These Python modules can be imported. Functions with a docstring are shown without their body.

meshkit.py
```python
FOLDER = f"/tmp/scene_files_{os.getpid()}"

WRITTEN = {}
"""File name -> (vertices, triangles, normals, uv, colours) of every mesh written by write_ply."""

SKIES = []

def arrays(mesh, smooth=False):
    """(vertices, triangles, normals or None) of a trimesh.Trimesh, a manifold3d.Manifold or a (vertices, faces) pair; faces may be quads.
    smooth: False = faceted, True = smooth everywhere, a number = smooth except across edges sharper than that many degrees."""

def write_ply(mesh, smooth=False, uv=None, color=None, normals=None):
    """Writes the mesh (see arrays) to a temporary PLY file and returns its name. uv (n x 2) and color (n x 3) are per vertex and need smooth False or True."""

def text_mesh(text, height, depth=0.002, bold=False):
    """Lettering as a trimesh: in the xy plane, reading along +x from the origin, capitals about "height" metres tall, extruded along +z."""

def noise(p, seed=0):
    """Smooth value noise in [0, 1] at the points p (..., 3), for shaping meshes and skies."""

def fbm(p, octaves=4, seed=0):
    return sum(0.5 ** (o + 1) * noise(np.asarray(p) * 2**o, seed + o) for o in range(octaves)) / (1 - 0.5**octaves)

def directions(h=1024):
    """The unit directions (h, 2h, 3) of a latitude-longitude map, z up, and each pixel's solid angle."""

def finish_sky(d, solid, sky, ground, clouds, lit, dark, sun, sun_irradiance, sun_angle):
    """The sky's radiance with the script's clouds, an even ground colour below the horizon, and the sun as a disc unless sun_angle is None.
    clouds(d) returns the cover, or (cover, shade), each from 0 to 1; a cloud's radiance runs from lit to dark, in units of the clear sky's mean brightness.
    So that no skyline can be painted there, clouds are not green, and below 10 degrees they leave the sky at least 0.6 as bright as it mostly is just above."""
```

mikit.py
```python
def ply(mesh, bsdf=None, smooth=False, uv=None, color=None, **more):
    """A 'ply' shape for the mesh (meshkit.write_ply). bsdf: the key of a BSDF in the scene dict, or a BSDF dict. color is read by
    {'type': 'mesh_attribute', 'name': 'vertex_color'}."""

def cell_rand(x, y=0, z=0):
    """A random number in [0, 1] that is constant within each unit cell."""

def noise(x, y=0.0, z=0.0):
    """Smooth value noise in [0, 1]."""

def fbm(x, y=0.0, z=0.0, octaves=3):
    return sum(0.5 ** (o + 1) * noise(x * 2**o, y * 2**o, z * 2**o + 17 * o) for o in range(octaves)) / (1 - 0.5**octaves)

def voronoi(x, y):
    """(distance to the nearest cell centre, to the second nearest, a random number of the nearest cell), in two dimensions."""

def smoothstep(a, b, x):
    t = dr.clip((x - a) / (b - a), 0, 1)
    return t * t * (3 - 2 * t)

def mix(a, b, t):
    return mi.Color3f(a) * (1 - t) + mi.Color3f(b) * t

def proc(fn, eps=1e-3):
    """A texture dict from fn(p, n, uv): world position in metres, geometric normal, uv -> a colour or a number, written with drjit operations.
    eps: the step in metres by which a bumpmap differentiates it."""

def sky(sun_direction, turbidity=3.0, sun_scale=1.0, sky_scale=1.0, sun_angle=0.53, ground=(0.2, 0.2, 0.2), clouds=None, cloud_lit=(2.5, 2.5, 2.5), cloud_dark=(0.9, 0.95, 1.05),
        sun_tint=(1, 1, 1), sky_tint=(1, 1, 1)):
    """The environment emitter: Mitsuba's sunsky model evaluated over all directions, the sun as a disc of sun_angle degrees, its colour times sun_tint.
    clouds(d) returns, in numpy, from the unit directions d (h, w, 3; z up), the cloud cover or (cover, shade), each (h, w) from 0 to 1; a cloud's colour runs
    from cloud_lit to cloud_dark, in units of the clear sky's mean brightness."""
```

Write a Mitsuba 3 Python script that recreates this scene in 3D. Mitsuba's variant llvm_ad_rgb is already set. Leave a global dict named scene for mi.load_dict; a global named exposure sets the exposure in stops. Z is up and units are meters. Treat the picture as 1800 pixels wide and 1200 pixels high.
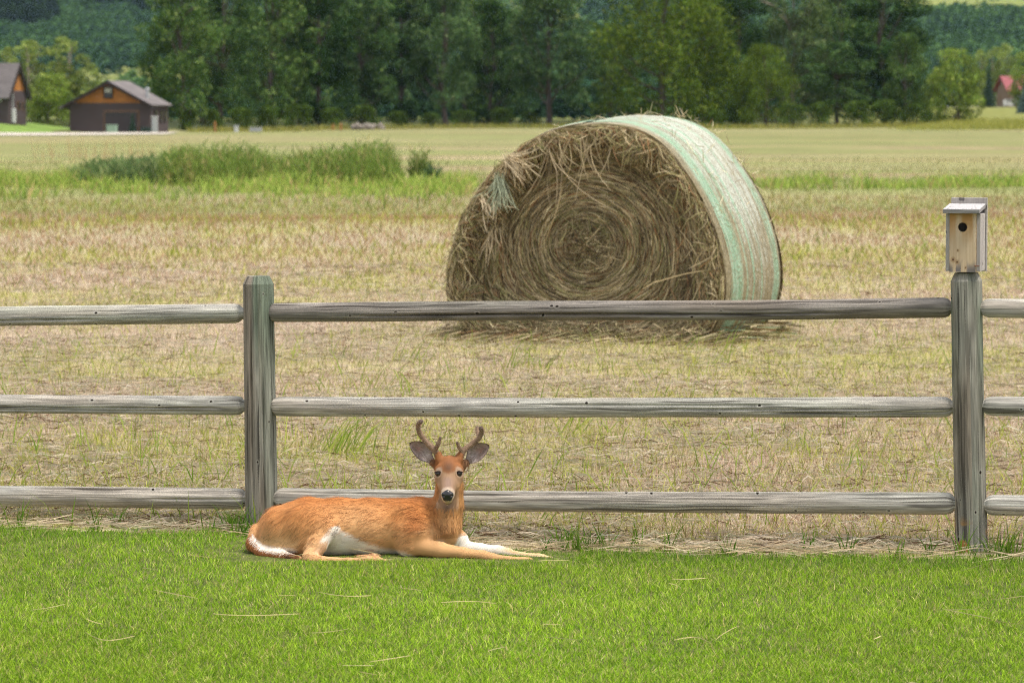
import math, random
import numpy as np, trimesh, mitsuba as mi, drjit as dr
import mikit, meshkit
from mikit import proc, noise, fbm, smoothstep, mix
T = mi.ScalarTransform4f
scene, labels = {}, {}

# ------------------------------------------------------------------ camera, sky, exposure
F, CAMZ, HOR = 6528.0, 1.85, 187.0            # focal length and horizon in pixels of the 1800 x 1200 photograph; eye height in metres
PITCH = math.atan((600 - HOR) / F)
FWD = np.array([0, math.cos(PITCH), -math.sin(PITCH)])
UP = np.array([0, math.sin(PITCH), math.cos(PITCH)])
scene['camera'] = {
    'type': 'thinlens', 'fov': math.degrees(2 * math.atan(900 / F)), 'fov_axis': 'x', 'near_clip': 0.5, 'far_clip': 9000.0,
    'aperture_radius': 0.0085, 'focus_distance': 15.45,
    'to_world': T().look_at(origin=[0, 0, CAMZ], target=[0, FWD[1] * 10, CAMZ + FWD[2] * 10], up=[0, 0, 1]),
}
def cloud_cover(d):
    n = meshkit.fbm(d * 3.0, 4, 5)
    return np.ones(d.shape[:2]), np.clip(0.25 + (n - 0.5) * 0.9, 0, 1)
scene['sky_light'] = mikit.sky([0.32, -0.22, 0.92], turbidity=3, sun_scale=0.55, sun_angle=16, sun_tint=(0.92, 1.0, 1.12), clouds=cloud_cover,
                               cloud_lit=(2.25, 2.28, 2.40), cloud_dark=(0.98, 1.02, 1.12), ground=(0.16, 0.17, 0.09))
exposure = 2.25

# ------------------------------------------------------------------ helpers
def pix(px, py, Y):
    """World point at distance Y (along +y) that the survey of the photograph puts at pixel (px, py)."""
    d = FWD * F + np.array([1, 0, 0]) * (px - 900) + UP * (600 - py)
    return np.array([0, 0, CAMZ]) + d * (Y / d[1])
def gpix(px, py, z=0.0):
    d = FWD * F + np.array([1, 0, 0]) * (px - 900) + UP * (600 - py)
    return np.array([0, 0, CAMZ]) + d * ((z - CAMZ) / d[2])
def srgb(r, g, b):
    c = np.array([r, g, b], float) / 255
    return np.where(c <= 0.04045, c / 12.92, ((c + 0.055) / 1.055) ** 2.4)
def L(c): return [float(x) for x in c]
def tag(key, label=None, cat=None, group=None, kind=None):
    labels[key] = {k: v for k, v in (('label', label), ('category', cat), ('group', group), ('kind', kind)) if v}
def put(key, mesh, bsdf, smooth=False, uv=None, color=None, **more):
    if key in scene:
        i = 1
        while f'{key}_{i:03d}' in scene: i += 1
        key = f'{key}_{i:03d}'
    scene[key] = mikit.ply(mesh, bsdf, smooth, uv=uv, color=color, **more)
    return key
def M(name, tex_or_rgb, rough=0.8, spec=0.3, bump=None, bump_scale=1.0, eps=1e-3, **more):
    base = tex_or_rgb if isinstance(tex_or_rgb, dict) else {'type': 'rgb', 'value': L(tex_or_rgb)}
    b = {'type': 'principled', 'base_color': base, 'roughness': rough, 'specular': spec, **more}
    if bump is not None:
        b = {'type': 'bumpmap', 'texture': proc(bump, eps), 'scale': bump_scale, 'bsdf': b}
    scene[name] = {'type': 'twosided', 'bsdf': b}
VC = {'type': 'mesh_attribute', 'name': 'vertex_color'}
M('mat_vertex', VC, 0.8, 0.15)
M('mat_hay', VC, 0.65, 0.25)
M('mat_bark', VC, 0.9, 0.1)
scene['mat_blade'] = {'type': 'principledthin', 'base_color': VC, 'roughness': 0.55, 'eta': 1.4, 'diff_trans': 0.75}
scene['mat_leaf'] = {'type': 'principledthin', 'base_color': VC, 'roughness': 0.5, 'eta': 1.35, 'diff_trans': 0.40}

def nrand(x, y, z=0.0):
    x, y, z = ((np.floor(v).astype(np.int64) + 1000000) & 0xFFFFFFFF for v in np.broadcast_arrays(*map(lambda a: np.asarray(a, float), (x, y, z))))
    h = (x * 374761393 + y * 668265263 + z * 2147483647) & 0xFFFFFFFF
    h = ((h ^ (h >> 13)) * 1274126177) & 0xFFFFFFFF
    return ((h ^ (h >> 16)) & 0xFFFFFF) / 16777215.0
def nnoise(x, y, z=0.0):
    """The same value noise as mikit.noise, in numpy."""
    p = [np.asarray(v, float) for v in np.broadcast_arrays(x, y, z)]
    i = [np.floor(v) for v in p]
    t = [(v - a) ** 2 * (3 - 2 * (v - a)) for v, a in zip(p, i)]
    e = lambda b, c: nrand(i[0], i[1] + b, i[2] + c) * (1 - t[0]) + nrand(i[0] + 1, i[1] + b, i[2] + c) * t[0]
    return (e(0, 0) * (1 - t[1]) + e(1, 0) * t[1]) * (1 - t[2]) + (e(0, 1) * (1 - t[1]) + e(1, 1) * t[1]) * t[2]
def sstep(a, b, x):
    t = np.clip((x - a) / (b - a), 0, 1)
    return t * t * (3 - 2 * t)
def lerp(a, b, t): return a + (np.asarray(b) - a) * t
def norm(v): return v / np.maximum(np.linalg.norm(v, axis=-1, keepdims=True), 1e-12)

def blades(base, h, w, az, lean, bend, color, rng, tipz=0.92):
    """Grass blades: one ribbon of three triangles each. base (n,3); h, w, az, lean, bend (n,); color (n,3). -> (v, f, c)"""
    n = len(base)
    d = np.stack([np.cos(az), np.sin(az), np.zeros(n)], 1)
    tw = rng.uniform(0, 2 * np.pi, n)
    s = np.stack([np.cos(tw), np.sin(tw), np.zeros(n)], 1) * (w / 2)[:, None]
    def at(t):
        out = (lean * t + bend * t * t)
        return base + d * (h * out)[:, None] + np.array([0, 0, 1.0]) * (h * t * np.sqrt(np.clip(1 - (0.55 * out) ** 2, 0.1, 1)))[:, None]
    a, m, e = at(0), at(0.55), at(1.0)
    v = np.stack([a - s, a + s, m - s * 0.8, m + s * 0.8, e], 1).reshape(-1, 3)
    f = (np.arange(n)[:, None, None] * 5 + np.array([[0, 1, 3], [0, 3, 2], [2, 3, 4]])).reshape(-1, 3)
    return v, f, np.repeat(color, 5, 0)
def ribbons(P, w, side, color, taper=0.25):
    """Strands: P (n,m,3) points, w (n,) width, side (n,3) or (n,m,3) rough sideways direction, color (n,3)."""
    n, m = P.shape[:2]
    t = np.gradient(P, axis=1)
    sd = side[:, None] if side.ndim == 2 else side
    sd = norm(sd - t * ((sd * t).sum(-1) / np.maximum((t * t).sum(-1), 1e-12))[..., None])
    k = np.ones(m); k[0] = taper; k[-1] = taper
    o = sd * (w[:, None] * 0.5 * k)[..., None]
    v = np.stack([P - o, P + o], 2).reshape(-1, 3)
    q = np.arange(m - 1)[:, None, None] * 2 + np.array([[0, 1, 3], [0, 3, 2]])
    f = (np.arange(n)[:, None, None] * 2 * m + q.reshape(1, -1, 3)).reshape(-1, 3)
    return v, f, np.repeat(color, 2 * m, 0)
def join(parts):
    vs, fs, cs, o = [], [], [], 0
    for v, f, c in parts:
        vs.append(v); fs.append(f + o); cs.append(c); o += len(v)
    return np.vstack(vs), np.vstack(fs), np.vstack(cs)
def putc(key, vfc, bsdf, smooth=False, **more):
    return put(key, (vfc[0], vfc[1]), bsdf, smooth, color=np.clip(vfc[2], 0.003, 0.95), **more)
def tube(P, R, seg=10, caps=True):
    """Tube along the points P with radii R -> (v, f)"""
    P, R = np.asarray(P, float), np.asarray(R, float)
    t = norm(np.gradient(P, axis=0))
    ref = np.array([0.31, 0.17, 0.93]) if abs(t[0] @ [0.31, 0.17, 0.93]) < 0.9 else np.array([1.0, 0.1, 0])
    a = norm(ref - t * (t @ ref)[:, None]); b = np.cross(t, a)
    g = np.linspace(0, 2 * np.pi, seg, endpoint=False)
    v = (P[:, None] + R[:, None, None] * (np.cos(g)[None, :, None] * a[:, None] + np.sin(g)[None, :, None] * b[:, None])).reshape(-1, 3)
    i, j = np.meshgrid(np.arange(len(P) - 1), np.arange(seg), indexing='ij')
    p, q = i * seg + j, i * seg + (j + 1) % seg
    f = np.concatenate([np.stack([p, q, q + seg], -1).reshape(-1, 3), np.stack([p, q + seg, p + seg], -1).reshape(-1, 3)])
    if caps:
        n0 = len(v); v = np.vstack([v, P[0], P[-1]])
        k = np.arange(seg)
        f = np.vstack([f, np.stack([(k + 1) % seg, k, np.full(seg, n0)], 1), np.stack([n0 - seg + k, n0 - seg + (k + 1) % seg, np.full(seg, n0 + 1)], 1)])
    return v, f
def spline(pts, n, closed=False):
    from scipy.interpolate import CubicSpline
    p = np.asarray(pts, float)
    if closed: p = np.vstack([p, p[:1]])
    s = np.concatenate([[0], np.cumsum(np.sqrt(np.linalg.norm(np.diff(p[:, :3], axis=0), axis=1)))])
    return CubicSpline(s, p, bc_type='periodic' if closed else 'natural')(np.linspace(0, s[-1], n, endpoint=not closed))
def box(sx, sy, sz, c=(0, 0, 0), bevel=0.0):
    """A box with chamfered edges, as the hull of its pulled-in faces."""
    if not bevel:
        m = trimesh.creation.box([sx, sy, sz])
    else:
        h = np.array([sx, sy, sz]) / 2; p = []
        for k in range(3):
            e = h - bevel; e[k] = h[k]
            p += [e * np.array(s) for s in np.ndindex(2, 2, 2) for s in [np.array(s) * 2 - 1]]
        m = trimesh.convex.convex_hull(np.array(p))
    m.apply_translation(c); return m
def moved(m, mat):
    m = m.copy(); m.apply_transform(mat); return m
def frame(o, yaw):
    """4 x 4: local x to the right, local -y out of the front, turned by yaw (radians, anticlockwise from above) and put at o."""
    A = np.eye(4); c, s = math.cos(yaw), math.sin(yaw)
    A[:3, :3] = [[c, -s, 0], [s, c, 0], [0, 0, 1]]; A[:3, 3] = o
    return A
# ------------------------------------------------------------------ the setting: field, lawn, gravel, hills
P1, P2 = np.array([-1.106, 16.22]), np.array([1.884, 15.37])       # the two fence posts in view
FD = (P2 - P1) / np.linalg.norm(P2 - P1)                             # along the fence
FN = np.array([FD[1], -FD[0]])                                       # towards the camera
FYAW = math.atan2(FD[1], FD[0])
def fence_y(x): return P1[1] + (x - P1[0]) * FD[1] / FD[0]
def lawn_edge(x): return fence_y(x) - 0.35 + 0.10 * (nnoise(x * 1.7, 4.2) - 0.5) + 0.07 * (nnoise(x * 7.0, 9.1) - 0.5)
def gz(x, y):
    x, y = np.asarray(x, float), np.asarray(y, float)
    near = 0.035 * (nnoise(x * 0.9, y * 0.9, 3) - 0.5) * sstep(9, 17, y) + 0.012 * (nnoise(x * 4, y * 4, 5) - 0.5)
    far = (0.22 * (nnoise(x * 0.06, y * 0.09, 7) - 0.5)) * sstep(32, 60, y)
    hill = 0.048 * np.clip(y - 900, 0, None) + 0.00002 * np.clip(y - 900, 0, None) ** 2
    hill = hill + sstep(950, 1500, y) * 9 * (nnoise(x * 0.004 + 1.3, y * 0.0022, 11) - 0.5)
    mound = 0.80 * sstep(-31.3, -38.5, x) * np.exp(-((y - 270) / 12) ** 4)
    bank = 1.75 * sstep(24, 40, x) * sstep(285, 420, y)
    return near * sstep(90, 40, y) * (y < 90) + far + hill + mound + bank
def field_green(x, y, fb=nnoise):
    """How green the field is, 0 to 1; the same function colours soil and blades."""
    return 0.30 * fb(x * 0.55 + 3.1, y * 0.30, 1.5) + 0.34 * fb(x * 0.11 + 7.7, y * 0.17 + 2.2, 4.5) + 0.22 * fb(x * 1.9, y * 1.1, 2.5) + 0.14 * fb(x * 6.3, y * 4.4, 3.5)
def bands(x, y, fb=nnoise):
    return 0.6 * fb(x * 0.035 + 5, y * 0.16, 8.5) + 0.4 * fb(x * 0.10, y * 0.43, 9.5)

def grid_sheet(xs, ys, zfn):
    X, Y = np.meshgrid(xs, ys)
    v = np.stack([X, Y, zfn(X, Y)], -1).reshape(-1, 3)
    i, j = np.meshgrid(np.arange(len(ys) - 1), np.arange(len(xs) - 1), indexing='ij')
    a = (i * len(xs) + j).ravel(); w = len(xs)
    return v, np.concatenate([np.stack([a, a + 1, a + w + 1], 1), np.stack([a, a + w + 1, a + w], 1)])
ys = np.concatenate([np.linspace(-40, 8, 12), np.linspace(9, 40, 125), np.geomspace(41, 400, 90), np.geomspace(410, 900, 12), np.linspace(930, 2480, 60)])
xs = np.concatenate([-np.geomspace(1100, 10, 40), np.linspace(-9.6, 9.6, 78), np.geomspace(10, 1100, 40)])
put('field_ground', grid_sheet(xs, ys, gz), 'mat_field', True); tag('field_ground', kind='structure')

S = srgb
def field_tex(p, n, uv):
    g = field_green(p.x, p.y, noise) + 0.12 * (noise(p.x * 17, p.y * 11) - 0.5)
    soil = mix([0.17, 0.130, 0.098], [0.42, 0.345, 0.262], noise(p.x * 29, p.y * 23, 4))
    near = mix(soil, mix([0.22, 0.21, 0.075], [0.33, 0.29, 0.15], noise(p.x * 13, p.y * 9, 6)), smoothstep(0.42, 0.64, g))
    b = bands(p.x, p.y, noise)
    far = mix([0.225, 0.190, 0.115], [0.160, 0.172, 0.070], smoothstep(0.26, 0.52, b))
    far = mix(far, [0.22, 0.17, 0.10], 0.45 * smoothstep(0.60, 0.74, noise(p.x * 0.05 + 9, p.y * 0.30, 21)))
    far = far * (0.90 + 0.20 * noise(p.x * 0.5, p.y * 0.35, 12)) * (0.86 + 0.22 * noise(p.x * 0.012, p.y * 0.22, 14))
    c = mix(near, far, smoothstep(34, 85, p.y))
    hillc = mix([0.13, 0.17, 0.045], [0.20, 0.22, 0.075], noise(p.x * 0.012, p.y * 0.006, 31))
    shade = mix([0.030, 0.038, 0.016], [0.085, 0.095, 0.035], smoothstep(.45, .75, noise(p.x * .11, p.y * .05, 33)))  # dark ground colour that paints in the shade under the tree row
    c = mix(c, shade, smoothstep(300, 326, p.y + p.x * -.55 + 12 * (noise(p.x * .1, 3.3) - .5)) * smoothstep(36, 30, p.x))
    c = mix(c, [0.15, 0.16, 0.05], smoothstep(292, 300, p.y) * smoothstep(30, 36, p.x))
    return mix(c, hillc, smoothstep(480, 640, p.y))
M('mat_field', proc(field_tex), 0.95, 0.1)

# the lawn sheet in front of the fence
lx = np.linspace(-7, 7, 160)
lv, lf = [], []
K = 40
for i, x in enumerate(lx):
    e = lawn_edge(x)
    yy = np.concatenate([np.linspace(-6, 9.9, 6), np.linspace(10, e, K)])
    lv.append(np.stack([np.full(len(yy), x), yy, gz(np.full(len(yy), x), yy) + 0.006], 1))
n_ = len(lv[0]); a = (np.arange(len(lx) - 1)[:, None] * n_ + np.arange(n_ - 1)).ravel()
put('lawn_ground', (np.vstack(lv), np.concatenate([np.stack([a, a + n_, a + n_ + 1], 1), np.stack([a, a + n_ + 1, a + 1], 1)])), 'mat_lawn', True)
tag('lawn_ground', kind='structure')
M('mat_lawn', proc(lambda p, n, uv: mix([0.06, 0.075, 0.025], [0.13, 0.14, 0.05], noise(p.x * 21, p.y * 21))), 0.95, 0.1)

def wedge(y, rng):
    """Where along x to sow at distance y: densely where the picture looks, half as densely for a step to either side."""
    n = len(y); side = rng.choice([-1, 1], n)
    return np.where(rng.random(n) < .80, rng.uniform(-1, 1, n) * .145 * y, side * (.145 * y + rng.random(n) * 1.35))
# lawn grass
rng = np.random.default_rng(11)
N = 300000
y = 11.2 / (1 - rng.random(N) * (1 - 11.2 / 17.2))
x = wedge(y, rng)
k = (y < lawn_edge(x) + rng.normal(0, 0.085, N) * (rng.random(N) < .6)); x, y = x[k], y[k]; N = len(x)
cl = nnoise(x * 2.3, y * 2.3, 1); cl2 = nnoise(x * 9, y * 9, 2)
edge = sstep(0.7, 0.05, lawn_edge(x) - y)
h = (0.014 + 0.017 * rng.random(N)) * (0.75 + 0.35 * cl + 0.35 * cl2) * (1 + 0.30 * edge)
col = lerp(S(130, 176, 38), S(184, 216, 68), rng.random(N)[:, None] * 0.7 + 0.3 * cl[:, None])
col = lerp(col, S(198, 214, 108), (rng.random(N) < 0.22)[:, None] * 0.75)
col = lerp(col, S(78, 134, 34), (rng.random(N) < 0.25)[:, None] * 0.7)
col = lerp(col, S(84, 138, 42), 0.42 * edge[:, None])
dry = (rng.random(N) < 0.055 + 0.06 * (cl2 > 0.60))
col = np.where(dry[:, None], lerp(S(206, 188, 118), S(232, 218, 164), rng.random(N)[:, None]), col) * (rng.uniform(0.44, 1.36, N) * (.86 + .30 * nnoise(x * .8, y * 1.1, 23)))[:, None]
# the deer lies on it: pressed down under and around its body and legs
press = sstep(-1.22, -1.10, x) * sstep(0.34, 0.20, x) * sstep(14.93, 15.03, y) * sstep(15.85, 15.7, y)
h = h * (1 - 0.66 * press)
g1 = blades(np.stack([x, y, gz(x, y) + 0.003], 1), h, rng.uniform(0.0017, 0.0034, N), rng.uniform(0, 2 * np.pi, N), rng.uniform(0.05, 0.7, N), rng.uniform(0, 0.7, N), col, rng)
putc('lawn_grass', g1, 'mat_blade'); tag('lawn_grass', 'short bright green mown lawn grass in front of the fence', 'grass', kind='stuff')

# field stubble, sprouting green, cut thatch lying on it
rng = np.random.default_rng(12)
N = 215000
y0, y1 = 15.2, 74.0
y = y0 / (1 - rng.random(N) * (1 - y0 / y1))
x = wedge(y, rng)
k = y > lawn_edge(x) + 0.02 + np.abs(rng.normal(0, 0.03, N)); x, y = x[k], y[k]; N = len(x)
g = field_green(x, y) + rng.normal(0, 0.07, N)
green = sstep(0.40, 0.62, g)
far = sstep(26, 60, y)
isg = rng.random(N) < 0.045 + 0.34 * green ** 1.3
h = np.where(isg, 0.055 + 0.075 * rng.random(N) ** 2, 0.035 + 0.045 * rng.random(N)) * (1 + 0.45 * far)
w = np.where(isg, 0.0045, 0.0036) * (1 + 3.2 * far) * rng.uniform(0.7, 1.3, N)
straw = lerp(lerp(S(224, 192, 166), S(248, 230, 212), rng.random(N)[:, None]), S(168, 128, 108), (rng.random(N) < 0.28)[:, None] * 0.9)
straw = lerp(straw, S(222, 210, 160), green[:, None] * 0.5)
grn = lerp(lerp(S(178, 186, 82), S(208, 206, 112), rng.random(N)[:, None]), S(136, 168, 62), (rng.random(N) < 0.25)[:, None] * 0.8)
col = np.where(isg[:, None], grn, lerp(straw, S(198, 160, 116), far[:, None] * .75)) * (1 - (1 - .35 * far) * rng.uniform(-0.18, 0.58, N))[:, None]
col = col * (1 - .10 * far)[:, None]
h = h * (0.22 + 0.78 * sstep(fence_y(x) - 0.10, fence_y(x) + 0.14, y))
b1 = blades(np.stack([x, y, gz(x, y) - 0.003], 1), h, w, rng.uniform(0, 2 * np.pi, N), rng.uniform(0.05, 0.75, N), rng.uniform(-0.2, 0.7, N), col, rng)
N = 80000
y1 = 44.0
y = y0 / (1 - rng.random(N) * (1 - y0 / y1)); x = wedge(y, rng)
k = y > lawn_edge(x) + 0.03; x, y = x[k], y[k]
th = nnoise(x * 0.8 + 7, y * 1.3, 6); k = rng.random(len(x)) < 0.25 + 1.2 * sstep(0.45, 0.7, th); x, y = x[k], y[k]; N = len(x)
a = rng.normal(0.0, 0.95, N) + np.pi * (rng.random(N) < 0.5)
ln = rng.uniform(0.04, 0.19, N); t = np.linspace(-0.5, 0.5, 4)
bx = rng.normal(0, 0.12, N)
P = np.stack([x[:, None] + np.cos(a)[:, None] * ln[:, None] * t - np.sin(a)[:, None] * bx[:, None] * (t ** 2) * ln[:, None] * 4,
              y[:, None] + np.sin(a)[:, None] * ln[:, None] * t + np.cos(a)[:, None] * bx[:, None] * (t ** 2) * ln[:, None] * 4,
              (gz(x, y) + rng.uniform(0.008, 0.045, N))[:, None] + rng.normal(0, 0.010, (N, 1)) * np.sin(t * 5 + 1)], -1)
col = lerp(lerp(S(226, 204, 176), S(250, 240, 222), rng.random(N)[:, None]), S(190, 190, 158), (rng.random(N) < 0.35)[:, None] * 0.8) * rng.uniform(0.6, 1.08, N)[:, None]
col = np.where((rng.random(N) < 0.14)[:, None], S(112, 88, 68), col)
b2 = ribbons(P, rng.uniform(0.003, 0.0055, N) * (1 + 0.8 * sstep(25, 44, y)), norm(np.stack([rng.normal(0, .3, N), rng.normal(0, .3, N), np.ones(N)], 1)), col, 0.5)
putc('field_stubble', join([b1, b2]), 'mat_blade'); tag('field_stubble', 'straw coloured cut stubble and green regrowth of the hay field', 'stubble', kind='stuff')

# far stubble
rng = np.random.default_rng(13)
N = 15000
y = 66 / (1 - rng.random(N) * (1 - 66 / 125.0)); x = rng.uniform(-1, 1, N) * (0.165 * y)
b = bands(x, y)
col = lerp(lerp(S(166, 152, 108), S(180, 166, 122), rng.random(N)[:, None]), S(140, 150, 86), sstep(0.30, 0.58, b)[:, None] * 0.9) * rng.uniform(0.9, 1.1, N)[:, None]
b3 = blades(np.stack([x, y, gz(x, y) - 0.01], 1), rng.uniform(0.07, 0.16, N), 0.016 * (y / 66) ** 0.7, rng.uniform(0, 6.3, N), rng.uniform(0.1, 0.9, N), rng.uniform(0, 0.6, N), col, rng)
putc('far_stubble', b3, 'mat_blade'); tag('far_stubble', 'pale mown grass of the far hay field towards the trees', 'grass', kind='stuff')

# a belt of lush uncut grass along the ditch, left and right of the bale
rng = np.random.default_rng(14)
N = 52000
xl, xr = gpix(-160, 330)[0], gpix(1960, 330)[0]
x = rng.uniform(xl, xr, N)
mid = np.where(x < gpix(835, 330)[0], 84 - 0.15 * (x + 12), 85.0)
y = mid + rng.normal(0, 1, N) * np.where(x < 0, 4.2, 2.2)
pxx = 900 + x / y * F
dens = np.where(pxx < 835, 0.05 + 0.75 * sstep(0.38, 0.66, nnoise(x * 0.7, y * 0.40, 41)) + .25 * np.exp(-((pxx - 650) / 150) ** 2), np.where(pxx > 1340, 0.50 * sstep(0.35, 0.6, nnoise(x * 0.7, y * 0.4, 42)), 0.05))
k = rng.random(N) < dens; x, y = x[k], y[k]; N = len(x)
col = lerp(lerp(lerp(S(158, 190, 84), S(196, 212, 114), rng.random(N)[:, None]), S(116, 150, 62), (rng.random(N) < 0.25)[:, None]), S(206, 182, 130), (rng.random(N) < 0.12)[:, None]) * rng.uniform(0.7, 1.1, N)[:, None]
b4 = blades(np.stack([x, y, gz(x, y) - 0.01], 1), rng.uniform(0.12, 0.46, N) * (0.25 + 1.3 * nnoise(x * 0.8, y * 0.5, 43)), rng.uniform(0.018, 0.03, N), rng.uniform(0, 6.3, N), rng.uniform(0.1, 0.6, N), rng.uniform(0, 0.9, N), col, rng)
putc('ditch_grass', b4, 'mat_blade'); tag('ditch_grass', 'belt of lush yellow-green uncut grass across the field', 'grass', kind='stuff')

# long green shoots along the foot of the fence, and straw raked against it
rng = np.random.default_rng(15)
tuft_x = np.concatenate([rng.uniform(-3.6, 3.6, 52), -1.24 + rng.normal(0, 0.05, 9), gpix(1010, 960)[0] + rng.normal(0, 0.08, 8), 1.80 + rng.normal(0, .06, 4), 2.05 + rng.normal(0, .03, 3)])
bs = []
for tx in tuft_x:
    n = rng.integers(5, 16); xx = tx + rng.normal(0, 0.018, n); yy = lawn_edge(xx) + rng.uniform(-0.05, 0.16) + rng.normal(0, 0.012, n)
    col = lerp(S(72, 118, 34), S(134, 160, 62), rng.random(n)[:, None] * rng.uniform(0.3, 1)) * rng.uniform(0.8, 1.1, n)[:, None]
    bs.append(blades(np.stack([xx, yy, gz(xx, yy)], 1), rng.uniform(0.06, 0.17, n) * rng.uniform(0.6, 1.1), rng.uniform(0.004, 0.007, n), rng.uniform(0, 6.3, n), rng.uniform(0.0, 0.5, n), rng.uniform(0, 0.7, n), col, rng))
N = 1100                                     # single shoots standing in the stubble
y = 16.0 / (1 - rng.random(N) * (1 - 16.0 / 30)); x = rng.uniform(-1, 1, N) * 0.17 * y
k = (y > lawn_edge(x) + .05); x, y = x[k], y[k]; N = len(x)
bs.append(blades(np.stack([x, y, gz(x, y)], 1), rng.uniform(0.10, 0.24, N), rng.uniform(0.005, 0.009, N), rng.uniform(0, 6.3, N), rng.uniform(0.1, 0.6, N), rng.uniform(0, .9, N), lerp(S(120, 152, 58), S(180, 192, 92), rng.random(N)[:, None]), rng))
for cx, cy, n in ((590, 800, 26), (600, 810, 20), (660, 690, 0), (925, 655, 18), (700, 640, 14), (1010, 770, 10), (1245, 650, 12)):
    c = gpix(cx, cy); n = max(n, 6)
    xx, yy = c[0] + rng.normal(0, .07, n), c[1] + rng.normal(0, .07, n)
    bs.append(blades(np.stack([xx, yy, gz(xx, yy)], 1), rng.uniform(0.14, 0.34, n), rng.uniform(0.006, 0.010, n), rng.uniform(-0.6, 0.9, n), rng.uniform(0.1, 0.7, n), rng.uniform(0, .8, n), lerp(S(118, 150, 56), S(176, 186, 90), rng.random(n)[:, None]), rng))
putc('wild_grass', join(bs), 'mat_blade'); tag('wild_grass', 'long green grass shoots by the fence and in the stubble', 'grass', kind='stuff')

def lying(n, x, y, ln, z, col, rng, wid=(0.0025, 0.0042), ang=0.5, seg=5):
    a = rng.normal(0, ang, n) + np.pi * (rng.random(n) < 0.5); t = np.linspace(-0.5, 0.5, seg); bx = rng.normal(0, 0.10, n)
    q = bx[:, None] * (t ** 2 - .08) * ln[:, None] * 4
    P = np.stack([x[:, None] + np.cos(a)[:, None] * ln[:, None] * t - np.sin(a)[:, None] * q, y[:, None] + np.sin(a)[:, None] * ln[:, None] * t + np.cos(a)[:, None] * q,
                  z[:, None] + np.sin(rng.uniform(-.25, .25, n))[:, None] * ln[:, None] * t], -1)
    return ribbons(P, rng.uniform(*wid, n), norm(np.stack([rng.normal(0, .4, n), rng.normal(0, .4, n), np.ones(n)], 1)), col, 0.6)
rng = np.random.default_rng(16)
n = 900
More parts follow.
